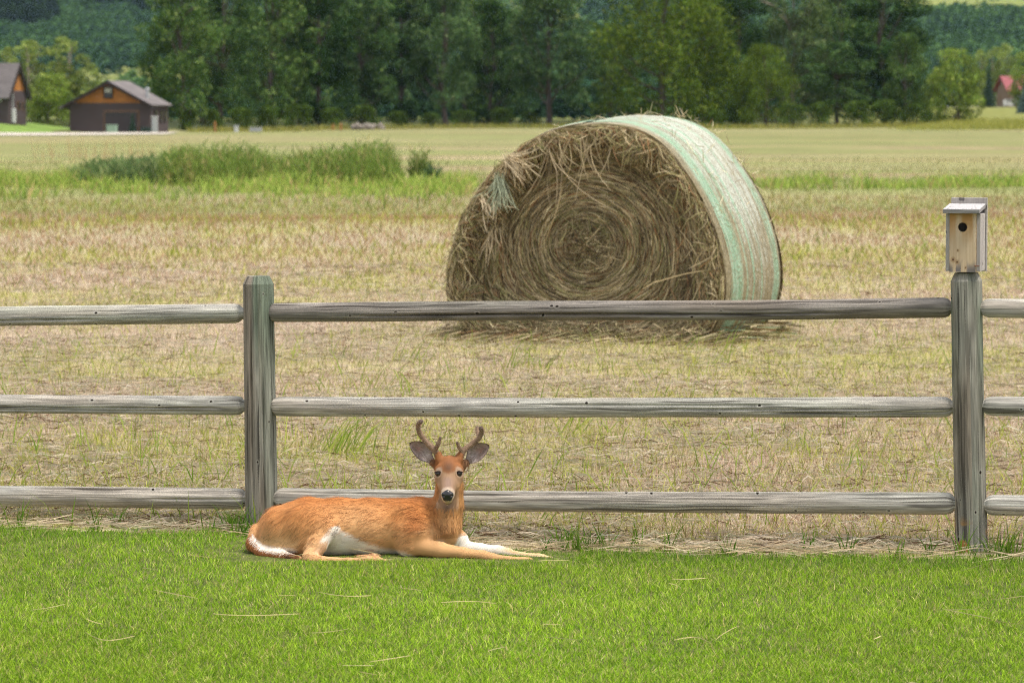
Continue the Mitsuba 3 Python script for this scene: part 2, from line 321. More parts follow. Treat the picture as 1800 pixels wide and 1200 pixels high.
x = rng.uniform(-3.7, 3.7, n); k = rng.random(n) < 0.25 + 0.9 * sstep(.4, .65, nnoise(x * 1.3, 77)); x = x[k]; n = len(x)
y = lawn_edge(x) + rng.normal(0.03, 0.060, n)
s1 = lying(n, x, y, rng.uniform(.06, .38, n), gz(x, y) + rng.uniform(.008, .040, n), lerp(S(186, 162, 128), S(236, 220, 188), rng.random(n)[:, None]) * rng.uniform(.8, 1.05, n)[:, None], rng)
n = 36
y = 11.6 / (1 - rng.random(n) * (1 - 11.6 / 15.9)); x = rng.uniform(-1, 1, n) * 0.16 * y
s2 = lying(n, x, y, rng.uniform(.03, .17, n), gz(x, y) + rng.uniform(.024, .036, n), lerp(S(200, 182, 124), S(226, 212, 166), rng.random(n)[:, None]), rng, (0.0016, 0.0026), 0.5)
pts = []
for q in ((270, 1036, 300, 1042, 348, 1051), (150, 1110, 190, 1125, 237, 1117), (375, 1078, 430, 1081, 525, 1078), (560, 1040, 610, 1047, 652, 1046), (775, 1058, 830, 1056, 872, 1060), (1185, 1124, 1220, 1119, 1250, 1130), (1660, 1070, 1700, 1078, 1740, 1086)):
    pts.append([gpix(q[i], q[i + 1], 0.036) for i in (0, 2, 4)])
pp = np.array(pts); s3 = ribbons(np.stack([spline(p, 6) for p in pp]), np.full(len(pp), 0.0024), np.tile([0, 0.4, 1.0], (len(pp), 1)), np.tile(S(214, 198, 146), (len(pp), 1)), 0.7)
putc('loose_straw', join([s1, s2, s3]), 'mat_hay'); tag('loose_straw', 'pale loose straw stalks scattered on the lawn and along the fence', 'straw', kind='stuff')
# ------------------------------------------------------------------ the log fence
def wood(name, grey, warm, dark, green, green_amt, scale_u=4.5):
    def tex(p, n, uv):
        u, v = uv.x, uv.y
        warp = 0.010 * (noise(u * 4, v * 14, 3) - 0.5)
        fine = noise(u * scale_u * 3.4, (v + warp) * 300, 1)
        mid = noise(u * scale_u * 1.1, (v + warp * 2) * 110, 2)
        big = noise(u * 1.7, v * 16, 5)
        c = mix(grey, warm, smoothstep(0.3, 0.75, big))
        c = mix(c, green, green_amt * (.35 + .65 * smoothstep(.55, 1.0, p.z)) * smoothstep(0.42, 0.72, noise(u * 1.3 + 40, v * 14, 9)))
        c = c * (0.40 + 0.62 * mid + 0.56 * fine)
        c = c * (0.82 + 0.36 * noise(u * 9, v * 40, 17))
        c = mix(c, dark, 0.72 * smoothstep(0.66, 0.80, noise(u * 2.2, (v + warp * 2) * 130, 13)) * smoothstep(0.38, 0.55, noise(u * 1.2, v * 30, 15)))
        k1, k2, kr = mikit.voronoi(u * 7.0, v * 10.0)                 # knots: a small dark heart in a pale ring
        d = k1 / 8.5
        has = smoothstep(0.66, 0.69, kr); kw = 0.0025 + 0.005 * (kr - .66)
        c = mix(c, mi.Color3f(grey) * 1.3, has * smoothstep(kw * 4.0, kw * 2.0, d) * 0.5)
        c = mix(c, [0.02, 0.016, 0.012], has * smoothstep(kw * 1.8, kw * 1.1, d))
        c = mix(c, [0.36, 0.20, 0.065], smoothstep(.38, .55, noise(u * 16, v * 30, 19)) * smoothstep(.16, .08, p.z + .06 * (noise(v * 60, 2.2) - .5)) * smoothstep(1.5, 1.6, p.x) * smoothstep(2.3, 2.2, p.x))
        return c
    def bump(p, n, uv):
        return noise(uv.x * scale_u, uv.y * 420, 1) * 0.6 + noise(uv.x * 2, uv.y * 120, 2)
    M(name, proc(tex), 0.85, 0.2, bump, 0.0014, 5e-4)
wood('mat_rail', [0.43, 0.42, 0.385], [0.40, 0.365, 0.32], [0.05, 0.042, 0.034], [0.30, 0.325, 0.265], 0.5)
wood('mat_rail_dark', [0.235, 0.215, 0.195], [0.19, 0.165, 0.14], [0.035, 0.03, 0.026], [0.19, 0.20, 0.165], 0.3)
wood('mat_post', [0.255, 0.25, 0.218], [0.23, 0.20, 0.165], [0.025, 0.022, 0.018], [0.155, 0.19, 0.145], 1.0)

def log_mesh(path, rad, seed, seg=72, crack=True, flat_top=None, ridge=0.0012):
    """A weathered log along path (n,3) with radii (n,): bowed, ridged, with a drying crack sunk into it. -> mesh, uv"""
    r_ = np.random.default_rng(seed)
    path, rad = np.asarray(path, float), np.asarray(rad, float)
    n = len(path)
    t = norm(np.gradient(path, axis=0))
    ref = np.array([0, -1.0, 0]) if abs(t[n // 2, 1]) < 0.9 else np.array([0, 0, 1.0])
    a = norm(ref - t * (t @ ref)[:, None]); b = np.cross(t, a)          # a: towards the camera
    s = np.concatenate([[0], np.cumsum(np.linalg.norm(np.diff(path, axis=0), axis=1))])
    g = np.linspace(0, 2 * np.pi, seg + 1)
    U, G = np.meshgrid(s, g, indexing='ij')
    R = rad[:, None] * (1 + 0.035 * (nnoise(U * 1.3 + seed * 7, np.cos(G) * 1.2, np.sin(G) * 1.2) - 0.5) * 2)
    R = R + ridge * (nnoise(U * 3 + seed * 3, np.cos(G) * 14, np.sin(G) * 14) - 0.5) * 2
    if crack:
        for _ in range(crack):
            c0 = r_.uniform(-1.1, 1.1); u0, u1 = sorted(r_.uniform(0, s[-1], 2)); u1 = min(max(u1, u0 + 0.35 * s[-1]), s[-1] + .2)
            line = c0 + 0.22 * (nnoise(U * 1.6 + r_.uniform(0, 90), 5.5) - 0.5)
            dg = np.abs((G - line + np.pi) % (2 * np.pi) - np.pi) * rad[:, None]
            R = R - 0.010 * np.exp(-(dg / 0.0042) ** 2) * sstep(u0, u0 + 0.15, U) * sstep(u1, u1 - 0.15, U)
    v = (path[:, None] + R[..., None] * (np.cos(G)[..., None] * a[:, None] + np.sin(G)[..., None] * b[:, None]))
    w = seg + 1
    i, j = np.meshgrid(np.arange(n - 1), np.arange(seg), indexing='ij'); p = (i * w + j).ravel()
    f = np.concatenate([np.stack([p, p + 1, p + w + 1], 1), np.stack([p, p + w + 1, p + w], 1)])
    uv = np.stack([U + seed * 11.7, G * np.median(rad)], -1).reshape(-1, 2)
    v = v.reshape(-1, 3); k0 = len(v)
    for row, flip in ((0, 1), (n - 1, 0)):                              # the sawn ends
        ring = v[row * w: row * w + seg]; o = len(v)
        v = np.vstack([v, ring, ring.mean(0)]); c = o + seg
        uv = np.vstack([uv, np.stack([np.full(seg, seed * 3.1), np.linspace(0, .3, seg)], 1), [[seed * 3.1 + 0.05, 0.1]]])
        q = np.arange(seg); tri = np.stack([o + q, o + (q + 1) % seg, np.full(seg, c)], 1)
        f = np.vstack([f, tri[:, ::-1] if flip else tri])
    return (v, f), uv
tag('rail_fence', 'weathered grey three-rail log fence between the lawn and the hay field', 'fence')
def post(top_px, base_xy, r_top, r_base, seed, ztop):
    top = np.array([top_px[0], top_px[1], ztop])
    zz = np.concatenate([np.linspace(-0.25, ztop - 0.045, 60), [ztop - 0.0345, ztop - 0.034, ztop - 0.0015, ztop]])
    tt = (zz - 0) / ztop
    path = np.stack([lerp(base_xy[0], top[0], tt), lerp(base_xy[1], top[1], tt), zz], 1)
    rad = lerp(r_base, r_top, np.clip(tt, 0, 1)); rad[-4:] = r_top * np.array([1.0, 0.995, 0.745, 0.725])
    m, uv = log_mesh(path, rad, seed, 128, 3, ridge=0.0016)
    return put('rail_fence__post', m, 'mat_post', 50 and True, uv=uv)
def at_depth(px, py, y): return pix(px, py, y)
p1t, p1b = pix(454, 485, P1[1]), pix(460, 931, P1[1])
p2t, p2b = pix(1698, 479, P2[1]), pix(1708, 973, P2[1])
post(p1t[:2], p1b[:2], 0.0665, 0.0695, 2, p1t[2])
post(p2t[:2], p2b[:2], 0.0640, 0.0665, 3, p2t[2])
labels['rail_fence__post'] = {'label': 'bare fence post behind the deer, top sawn flat and chamfered'}
labels['rail_fence__post_001'] = {'label': 'greenish fence post under the birdhouse with rusty stained foot'}
P0, P3 = 2 * P1 - P2, 2 * P2 - P1
rails = [  # px, py of the centre at each end, thickness in px at each end, radius of the outer post, material
    ((-730, 566), (425, 549), 35, 34), ((-730, 700), (428, 712), 33, 33), ((-730, 862), (431, 875), 37, 37),
    ((474, 548), (1671, 541), 34, 35), ((479, 713.5), (1673, 714), 34, 35.5), ((486, 875), (1677, 884.5), 35, 39),
    ((1726, 542.5), (2990, 560), 34, 35), ((1730, 713), (2990, 730), 34, 35), ((1733, 886), (2990, 905), 37, 38)]
def on_fence(px, py):
    """The point of the fence's upright plane at that pixel."""
    d = FWD * F + np.array([1, 0, 0]) * (px - 900) + UP * (600 - py)
    t = ((P1 - np.array([0, 0])) @ FN) / (d[:2] @ FN)
    return np.array([0, 0, CAMZ]) + d * t
for i, (a_, b_, ta, tb) in enumerate(rails):
    A, B = on_fence(*a_), on_fence(*b_)
    ra, rb = ta / 2 * A[1] / F, tb / 2 * B[1] / F
    Ln = np.linalg.norm(B - A); e = (B - A) / Ln
    u = np.concatenate([[-0.03, 0.0, 0.006, 0.014, 0.028], np.linspace(0.06, Ln - 0.06, 110), [Ln - 0.028, Ln - 0.014, Ln - 0.006, Ln, Ln + 0.03]])
    sag = np.array([0, 0, 1.0]) * (0.008 * (nnoise(u * 0.9, i * 3.3 + 1) - 0.5) - 0.003 * np.sin(np.pi * np.clip(u / Ln, 0, 1)))[:, None]
    rad = lerp(ra, rb, np.clip(u / Ln, 0, 1))
    rad[:5] *= [0.55, 0.62, 0.78, 0.90, 0.985]; rad[-5:] *= [0.985, 0.90, 0.78, 0.62, 0.55]
    m, uv = log_mesh(A + e * u[:, None] + sag, rad, 20 + i, 108, 3)
    put('rail_fence__rail', m, 'mat_rail_dark' if i in (3,) else 'mat_rail', True, uv=uv)
for q, s_ in ((P0, 5), (P3, 6)):                                         # the next posts, just outside the picture
    post(q, q, 0.066, 0.069, s_, 1.09)

# ------------------------------------------------------------------ the birdhouse on the right post
bh = frame([p2t[0] - 0.004, p2t[1], 0], FYAW)
zb = pix(1697, 477.5, P2[1])[2]
PXM = P2[1] / F                                                           # metres per photo pixel there
def board(name, rust):
    def tex(p, n, uv):
        z = (p.z - zb) / 0.25; q = p.x * FD[0] + p.y * FD[1]
        gr = noise(q * 190, p.z * 7, 3) * 0.6 + 0.4 * noise(q * 520, p.z * 9, 4)
        pale = mix([0.52, 0.38, 0.24], [0.66, 0.54, 0.38], gr)
        c = mix(pale, [0.46, 0.26, 0.10], rust * smoothstep(0.38, 0.70, noise(q * 46, p.z * 6, 7)) * smoothstep(0.35, 0.95, z))
        c = mix(c, [0.15, 0.14, 0.15], smoothstep(0.45, 0.7, noise(q * 95, p.z * 12, 9)) * smoothstep(0.25, 0.02, z) * 0.9)
        dx, dz = (q - Q0), (p.z - zb)
        for kx, kz, kr in ((-0.040, 0.052, 0.006), (-0.023, 0.042, 0.005), (-0.020, 0.090, 0.0035), (0.012, 0.02, 0.003)):
            d = dr.sqrt(dr.square(dx - kx) + dr.square((dz - kz) * 0.8))
            c = mix(c, [0.36, 0.22, 0.11], smoothstep(kr * 2.2, kr, d) * 0.7)
            c = mix(c, [0.10, 0.05, 0.03], smoothstep(kr * 0.75, kr * 0.45, d))
        return c
    return tex
Q0 = float(bh[:2, 3] @ FD)
M('mat_birdhouse_front', proc(board('f', 1.0)), 0.8, 0.2, lambda p, n, uv: noise((p.x * FD[0] + p.y * FD[1]) * 260, p.z * 8), 0.001, 5e-4)
def greyboard(p, n, uv):
    q = p.x * FD[0] + p.y * FD[1]; w_ = p.x * FN[0] + p.y * FN[1]
    gr = noise(q * 150, w_ * 160, p.z * 6) * 0.6 + 0.4 * noise(q * 420, w_ * 420, p.z * 9)
    c = mix([0.25, 0.235, 0.235], [0.48, 0.45, 0.42], gr)
    return mix(c, [0.05, 0.045, 0.05], smoothstep(0.80, 0.88, noise(q * 60, w_ * 60, p.z * 30)) * 0.7)
M('mat_birdhouse_grey', proc(greyboard), 0.85, 0.2)
def roofboard(p, n, uv):
    q = p.x * FD[0] + p.y * FD[1]; w_ = p.x * FN[0] + p.y * FN[1]
    gr = noise(q * 14, w_ * 130, p.z * 130) * 0.6 + 0.4 * noise(q * 30, w_ * 400, p.z * 400)
    c = mix([0.16, 0.155, 0.16], [0.40, 0.39, 0.395], gr)
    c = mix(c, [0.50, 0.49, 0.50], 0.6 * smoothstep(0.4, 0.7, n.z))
    return mix(c, [0.09, 0.05, 0.03], smoothstep(0.78, 0.86, noise(q * 70, w_ * 70, p.z * 40)))
M('mat_birdhouse_roof', proc(roofboard), 0.85, 0.2)
tag('birdhouse', 'small wooden birdhouse with a round entrance hole standing on the right fence post', 'birdhouse')
W_, Hh, D_ = 0.146, 0.243, 0.125
def bput(key, m, mat, smooth=False): return put('birdhouse__' + key, moved(m, bh), mat, smooth)
import manifold3d as m3
def to_tm(m): 
    q = m.to_mesh(); return trimesh.Trimesh(q.vert_properties[:, :3], q.tri_verts, process=False)
front = m3.Manifold.cube([0.110, 0.016, Hh - 0.002], True).translate([0, -D_ / 2 + 0.006, zb + Hh / 2])
hole = m3.Manifold.cylinder(0.06, 0.0195, 0.0195, 40, True).rotate([90, 0, 0]).translate([-0.002, -D_ / 2, zb + Hh - 0.057])
bput('front_panel', to_tm(front - hole), 'mat_birdhouse_front')
bput('side_panel', box(0.016, D_, Hh - 0.006, (-W_ / 2 + 0.009, 0.004, zb + Hh / 2 + 0.001), 0.0015), 'mat_birdhouse_grey')
bput('side_panel', box(0.016, D_, Hh - 0.006, (W_ / 2 - 0.009, 0.004, zb + Hh / 2 + 0.001), 0.0015), 'mat_birdhouse_grey')
bput('back_board', box(W_ + 0.004, 0.018, Hh + 0.062, (0.004, D_ / 2 + 0.016, zb + (Hh + 0.062) / 2), 0.0015), 'mat_birdhouse_grey')
bput('floor_board', box(0.112, D_ - 0.03, 0.016, (0, 0.008, zb + 0.012)), 'mat_birdhouse_grey')
rf = box(W_ + 0.006, D_ + 0.045, 0.018, (0, 0, 0), 0.0015)
rf.apply_transform(trimesh.transformations.rotation_matrix(0.115, [1, 0, 0])); rf.apply_translation((-0.002, -0.018, zb + Hh + 0.019))
bput('roof', rf, 'mat_birdhouse_roof')
nv, nf = tube([[W_ / 2 - 0.024, -D_ / 2 - 0.003, zb + 0.027], [W_ / 2 - 0.016, -D_ / 2 - 0.005, zb + 0.026], [W_ / 2 - 0.004, -D_ / 2 - 0.006, zb + 0.027]], [0.0017] * 3, 8)
M('mat_rust', [0.16, 0.05, 0.02], 0.7, 0.3)
put('birdhouse__latch_nail', moved(trimesh.Trimesh(nv, nf), bh), 'mat_rust', True)
# ------------------------------------------------------------------ the deer
DY = 15.35
def J(zx, zy, d=0.0): return pix(400 + zx / 3, 700 + zy / 3, DY + d) + np.array([0, 0, -0.004])
class Field:
    """A signed distance field on a grid, built by smooth union of tapered capsules; read out by surface nets."""
    def __init__(s, lo, hi, h):
        s.lo, s.h = np.asarray(lo, float), h
        s.n = np.ceil((np.asarray(hi) - lo) / h).astype(int) + 1
        s.d = np.full(s.n, 0.2, np.float32)
    def cap(s, a, b, ra, rb, k=0.02, ys=1.0, cut=False, zs=1.0):
        a, b = np.asarray(a, float), np.asarray(b, float)
        m = max(ra, rb) * max(ys, zs) + k + 0.04
        i0 = np.maximum(((np.minimum(a, b) - m - s.lo) / s.h).astype(int), 0); i1 = np.minimum(((np.maximum(a, b) + m - s.lo) / s.h).astype(int) + 2, s.n)
        if (i1 <= i0).any(): return
        g = np.meshgrid(*[s.lo[q] + s.h * np.arange(i0[q], i1[q]) for q in range(3)], indexing='ij')
        sc = np.array([1, ys, zs]); P = [(g[q] - a[q]) / sc[q] for q in range(3)]; ab = (b - a) / sc
        L2 = max(ab @ ab, 1e-12); t = np.clip(sum(P[q] * ab[q] for q in range(3)) / L2, 0, 1)
        d = np.sqrt(sum((P[q] - t * ab[q]) ** 2 for q in range(3))) - (ra + (rb - ra) * t)
        sl = tuple(slice(i0[q], i1[q]) for q in range(3)); o = s.d[sl]
        if cut:
            hh = np.clip(0.5 - 0.5 * (o + d) / k, 0, 1); s.d[sl] = o * (1 - hh) - d * hh + k * hh * (1 - hh)
        else:
            hh = np.clip(0.5 + 0.5 * (o - d) / k, 0, 1); s.d[sl] = o * (1 - hh) + d * hh - k * hh * (1 - hh)
    def mesh(s):
        d = s.d; neg = d < 0
        c = sum(neg[i:d.shape[0] - 1 + i, j:d.shape[1] - 1 + j, k:d.shape[2] - 1 + k].astype(np.int8) for i, j, k in np.ndindex(2, 2, 2))
        I = np.argwhere((c > 0) & (c < 8)); ids = np.full(c.shape, -1); ids[tuple(I.T)] = np.arange(len(I))
        acc, cnt = np.zeros((len(I), 3)), np.zeros(len(I))
        for ax in range(3):
            for p, q in np.ndindex(2, 2):
                o = np.zeros(3, int); oth = [w for w in range(3) if w != ax]; o[oth[0]], o[oth[1]] = p, q
                e = np.eye(3, dtype=int)[ax]; A = I + o
                fa, fb = d[tuple(A.T)], d[tuple((A + e).T)]
                m = (fa < 0) != (fb < 0); t = np.where(m, fa / np.where(m, fa - fb, 1), 0)
                acc += np.where(m[:, None], o + e * t[:, None], 0); cnt += m
        v = s.lo + (I + acc / cnt[:, None]) * s.h
        fs = []
        for ax in range(3):
            e = np.eye(3, dtype=int)[ax]; u, w = np.eye(3, dtype=int)[(ax + 1) % 3], np.eye(3, dtype=int)[(ax + 2) % 3]
            sh = [slice(None)] * 3; s1, s2 = list(sh), list(sh); s1[ax], s2[ax] = slice(0, -1), slice(1, None)
            X = np.argwhere(neg[tuple(s1)] != neg[tuple(s2)]); X = X[(X[:, (ax + 1) % 3] > 0) & (X[:, (ax + 2) % 3] > 0)]
            X = X[(X[:, (ax + 1) % 3] < c.shape[(ax + 1) % 3]) & (X[:, (ax + 2) % 3] < c.shape[(ax + 2) % 3])]
            q = np.stack([ids[tuple((X - u - w).T)], ids[tuple((X - w).T)], ids[tuple(X.T)], ids[tuple((X - u).T)]], 1)
            q = np.where(neg[tuple(X.T)][:, None], q, q[:, ::-1]); fs.append(q)
        q = np.vstack(fs); q = q[(q >= 0).all(1)]
        f = np.vstack([q[:, [0, 1, 2]], q[:, [0, 2, 3]]])
        return v, f
lo_, hi_ = np.array([-1.16, 14.86, -0.03]), np.array([0.24, 15.72, 0.62])
D = Field(lo_, hi_, 0.0042)
def chain(pts, k, ys=1.0):
    for p, q in zip(pts[:-1], pts[1:]): D.cap(p[0], q[0], p[1], q[1], k, ys)
# trunk: rump to chest
chain([(J(205, 745), .066), (J(290, 700), .104), (J(420, 680), .121), (J(590, 676), .118), (J(760, 678), .119), (J(900, 678), .115), (J(1010, 668), .107), (J(1100, 672), .085)], 0.03, 1.28)
# spine and hip points
chain([(J(300, 645, .03), .045), (J(430, 586, .03), .032), (J(560, 600, .04), .026), (J(720, 592, .04), .028), (J(880, 594, .04), .030), (J(1020, 585, .03), .038), (J(1090, 590, .02), .045)], 0.04)
# near haunch, knee, shank, hock, cannon, foot
chain([(J(300, 690, -.09), .085), (J(420, 670, -.125), .080), (J(515, 690, -.150), .050)], 0.04)
D.cap(J(500, 640, -.11), J(545, 672, -.158), .050, .032, 0.035)
D.cap(J(250, 740, -.07), J(400, 760, -.15), .060, .045, 0.04)
chain([(J(520, 690, -.165), .043), (J(470, 770, -.215), .038), (J(432, 830, -.262), .027)], 0.016)
chain([(J(430, 836, -.268), .026), (J(500, 848, -.280), .0165), (J(640, 853, -.288), .0135), (J(740, 848, -.290), .0155), (J(790, 846, -.288), .017)], 0.010)
for s_ in (-1, 1): D.cap(J(795, 848, -.288 + .008 * s_), J(872, 860, -.286 + .010 * s_), .0125, .0055, 0.005)
D.cap(J(766, 858, -.286), J(790, 866, -.286), .007, .004, 0.004)
# far hind foot under the belly
chain([(J(690, 832, -.150), .010), (J(770, 829, -.16), .012), (J(818, 829, -.16), .007)], 0.008)
# tail curled along the ground
chain([(J(160, 700, -.02), .035), (J(138, 760, -.06), .028), (J(190, 806, -.12), .028), (J(280, 822, -.18), .022), (J(385, 838, -.235), .009)], 0.018)
# near shoulder, elbow, forearm, knee, cannon, hoof
chain([(J(950, 640, -.085), .075), (J(985, 720, -.135), .066), (J(960, 785, -.155), .040)], 0.045)
chain([(J(990, 772, -.165), .041), (J(1120, 794, -.195), .032), (J(1240, 809, -.205), .0225), (J(1345, 822, -.205), .0195), (J(1395, 832, -.20), .0185)], 0.014)
chain([(J(1395, 834, -.20), .0165), (J(1480, 842, -.195), .0125), (J(1560, 847, -.185), .0125), (J(1590, 848, -.18), .0125)], 0.008)
for s_ in (-1, 1): D.cap(J(1590, 848, -.18 + .007 * s_), J(1645, 853, -.175 + .009 * s_), .0105, .0045, 0.004)
# far foreleg, white inside
chain([(J(1170, 715, .03), .052), (J(1212, 745, .035), .040), (J(1225, 778, .03), .034)], 0.03)
chain([(J(1225, 780, .03), .033), (J(1330, 792, .015), .026), (J(1430, 800, -.005), .0225), (J(1480, 808, -.02), .0205)], 0.012)
chain([(J(1480, 810, -.02), .0165), (J(1560, 822, -.05), .0125), (J(1640, 830, -.08), .0135), (J(1665, 832, -.085), .013)], 0.008)
for s_ in (-1, 1): D.cap(J(1662, 833, -.085 + .007 * s_), J(1742, 841, -.10 + .009 * s_), .0115, .0045, 0.004)
# chest and neck
chain([(J(1085, 690, -.01), .086), (J(1142, 700, -.03), .066), (J(1160, 740, -.03), .034)], 0.03)
chain([(J(1085, 660, .02), .088), (J(1142, 610, .0), .066), (J(1168, 545, -.01), .053), (J(1171, 460, -.015), .049), (J(1172, 390, -.02), .048)], 0.035)
# head, facing the camera
HD = -.09
D.cap(J(1171, 364, HD + .045), J(1171, 396, HD + .01), .052, .049, 0.02)
D.cap(J(1171, 355, HD + .02), J(1170, 382, HD - .02), .042, .040, 0.02)
D.cap(J(1168, 395, HD - .02), J(1162, 492, HD - .118), .041, .0275, 0.02)
D.cap(J(1168, 425, HD + .0), J(1161, 520, HD - .100), .038, .0215, 0.02)
D.cap(J(1161, 500, HD - .125), J(1160, 513, HD - .128), .0255, .0245, 0.010)
D.cap(J(1160, 527, HD - .112), J(1160, 535, HD - .100), .0155, .0165, 0.010)
for s_ in (-1, 1):
    D.cap(J(1168 + s_ * 50, 372, HD - .010), J(1168 + s_ * 44, 402, HD - .030), .021, .020, 0.018)      # brow and eye socket
    D.cap(J(1168 + s_ * 42, 420, HD - .01), J(1166 + s_ * 32, 455, HD - .045), .024, .018, 0.02)          # cheek
    D.cap(J(1170 + s_ * 52, 318, HD + .03), J(1170 + s_ * 58, 292, HD + .035), .017, .0145, 0.014)        # pedicle
    D.cap(J(1171 + s_ * 66, 345, HD + .06), J(1171 + s_ * 84, 335, HD + .062), .022, .016, 0.02)           # root of the ear
    D.cap(J(1166 + s_ * 57, 391, HD - .048), J(1166 + s_ * 60, 391, HD - .047), .010, .010, 0.008, cut=True)
    D.cap(J(1160 + s_ * 17, 511, HD - .158), J(1160 + s_ * 22, 508, HD - .150), .004, .004, 0.004, cut=True)   # nostril
D.cap(J(1140, 534, HD - .134), J(1182, 534, HD - .134), .0025, .0025, 0.004, cut=True)                          # mouth
dv, df = D.mesh()

def zoomxy(P):
    """The reading of a point of the deer in the survey's drawing plane (its own upright plane through DY)."""
    x, z = P[:, 0], P[:, 2]; t = P[:, 1] / F
    up = (z - CAMZ) / P[:, 1]
    return (900 + x / t - 400) * 3, None
JX = lambda zx, d=0.: J(zx, 700, d)[0]
JZ = lambda zy: J(700, zy)[2]
ORANGE, TAN, PALE, WHITE, BROWN, GREY, DARK = S(188, 129, 78), S(214, 170, 122), S(224, 190, 146), S(240, 232, 222), S(140, 84, 44), S(150, 122, 104), S(44, 34, 32)
EYES = [J(1166 + s_ * 56, 391, HD - .043) for s_ in (-1, 1)]
NOSE = J(1160, 511, HD - .15)
def coat(P, N_):
    x, y, z = P.T; n1 = nnoise(x * 26, y * 26, z * 26); n2 = nnoise(x * 9, y * 9, z * 9)
    X = lambda zx: JX(zx)
    c = np.tile(ORANGE, (len(P), 1)) * (0.86 + 0.28 * n2)[:, None]
    c = lerp(c, TAN, (sstep(JZ(580), JZ(720), z) * 0.75)[:, None])                                  # paler down the flank
    c = lerp(c, TAN * 1.03, (np.exp(-((x - X(690)) / .11) ** 2 - ((z - JZ(640)) / .07) ** 2) * 0.6)[:, None])
    c = lerp(c, S(156, 92, 46), (np.exp(-((x - X(1000)) / .05) ** 2 - ((z - JZ(640)) / .09) ** 2) * 0.75)[:, None])   # darker behind the neck
    c = lerp(c, S(172, 106, 54), (0.6 * sstep(JZ(560), JZ(520), z) * (x < X(1080)))[:, None])
    # white belly, bounded by a slanting line along the flank
    line = np.interp(x, [X(500), X(590), X(680), X(790), X(860), X(960), X(1010)], [JZ(720), JZ(655), JZ(705), JZ(748), JZ(778), JZ(778), JZ(815)])
    leg = (y < DY - 0.185) & (x < X(900))
    bel = sstep(0.012, -0.012, z - line + 0.012 * (n1 - .5)) * (x > X(480)) * (x < X(1015)) * ~leg * (y < DY + 0.05)
    c = lerp(c, WHITE, bel[:, None])
    # inner thigh: faces right, in front of the haunch
    inn = sstep(0.25, 0.6, N_[:, 0]) * (x > X(478)) * (x < X(605)) * (z < JZ(640)) * (y < DY - 0.06)
    c = lerp(c, WHITE, inn[:, None])
    cr = np.min([np.linalg.norm((P - J(*q)) * [1, 0, 1], axis=1) for q in ((584, 662, -.15), (579, 680, -.15), (573, 698, -.155), (565, 718, -.16))], axis=0)
    c = lerp(c, S(96, 74, 72), (sstep(.0065, .002, cr) * (y < DY) * .85)[:, None])  # dark line painted along the stifle fold where shade gathers
    # legs below the joints
    c = lerp(c, S(212, 166, 118), (sstep(JX(900), JX(1150), x) * (z < .115) * (y < DY - 0.06) * 0.75)[:, None])
    c = lerp(c, S(216, 172, 126), ((y < DY - 0.22) & (z < .075) & (x < X(900)))[:, None] * 0.85)
    far = sstep(DY - 0.070, DY - 0.045, y + 0.10 * sstep(X(1480), X(1740), x)) * (x > X(1172)) * (z < JZ(705))
    c = lerp(c, lerp(WHITE, PALE, np.clip(sstep(X(1400), X(1500), x) * (0.35 + 0.65 * sstep(.0, .6, N_[:, 2])), 0, 1)[:, None]), far[:, None])
    # tail: brown below and outside, white along its upper inner edge; dark and white rump beneath
    tl = (x < X(395)) & (z < JZ(690)) & (y < DY - 0.02)
    tp_ = np.array([J(120, 690, -.02), J(138, 760, -.06), J(190, 806, -.12), J(280, 822, -.18), J(385, 838, -.235)])
    tailz = np.interp(x, tp_[:, 0], tp_[:, 2]) + .013
    td = np.min([np.linalg.norm(P - (tp_[q] * (1 - a) + tp_[q + 1] * a), axis=1) for q in range(1, 4) for a in (0, .25, .5, .75)] + [np.linalg.norm(P - tp_[4], axis=1)], axis=0)
    ont = tl & (td < .042)
    c = lerp(c, S(150, 92, 54), (sstep(.004, -.004, z - tailz) * ont * .9)[:, None])
    c = lerp(c, WHITE, (sstep(-.003, .003, z - tailz) * sstep(.026, .016, z - tailz) * ont)[:, None])
    c = lerp(c, PALE, (np.exp(-((z - tailz - .035) / .018) ** 2) * tl * (x > X(180)) * .8)[:, None])
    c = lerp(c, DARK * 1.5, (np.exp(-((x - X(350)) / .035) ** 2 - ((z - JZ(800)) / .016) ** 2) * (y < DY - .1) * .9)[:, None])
    ft = (x > X(672)) & (x < X(830)) & (z < .026) & (y < DY - .125)
    c = lerp(c, S(206, 160, 116), ft[:, None] * .95)
    # throat and neck
    nk = (x > X(1085)) & (z > JZ(720)) & (z < JZ(400)) & (y > DY - 0.16)
    c = lerp(c, S(186, 140, 92), (nk * sstep(X(1085), X(1140), x) * .8)[:, None])
    c = lerp(c, S(120, 84, 54), (nk * np.exp(-((x - X(1150)) / .035) ** 2) * sstep(JZ(560), JZ(660), z) * (0.3 + .5 * n1))[:, None])
    c = lerp(c, WHITE, (np.exp(-((x - X(1125)) / .016) ** 2 - ((z - JZ(752)) / .018) ** 2) * (y < DY) * (y > DY - .13))[:, None])
    # head
    hd = (z > JZ(565)) & (x > X(1060)) & (x < X(1290)) & (y < DY - 0.055 + 0.5 * np.clip(z - JZ(420), 0, 1)) & ((np.abs(x - X(1166)) < .050) | (z > JZ(455)))
    hx, hz = x - X(1168), z
    h = np.tile(S(162, 130, 102), (len(P), 1))
    h = lerp(h, S(148, 98, 62), (sstep(JZ(378), JZ(362), hz - 0.9 * np.abs(hx) * (np.abs(hx) < .05) * .35))[:, None])
    h = lerp(h, S(128, 96, 72), (sstep(.052, .066, np.abs(hx)) * sstep(JZ(400), JZ(360), hz) * .9)[:, None])                            # rufous forehead
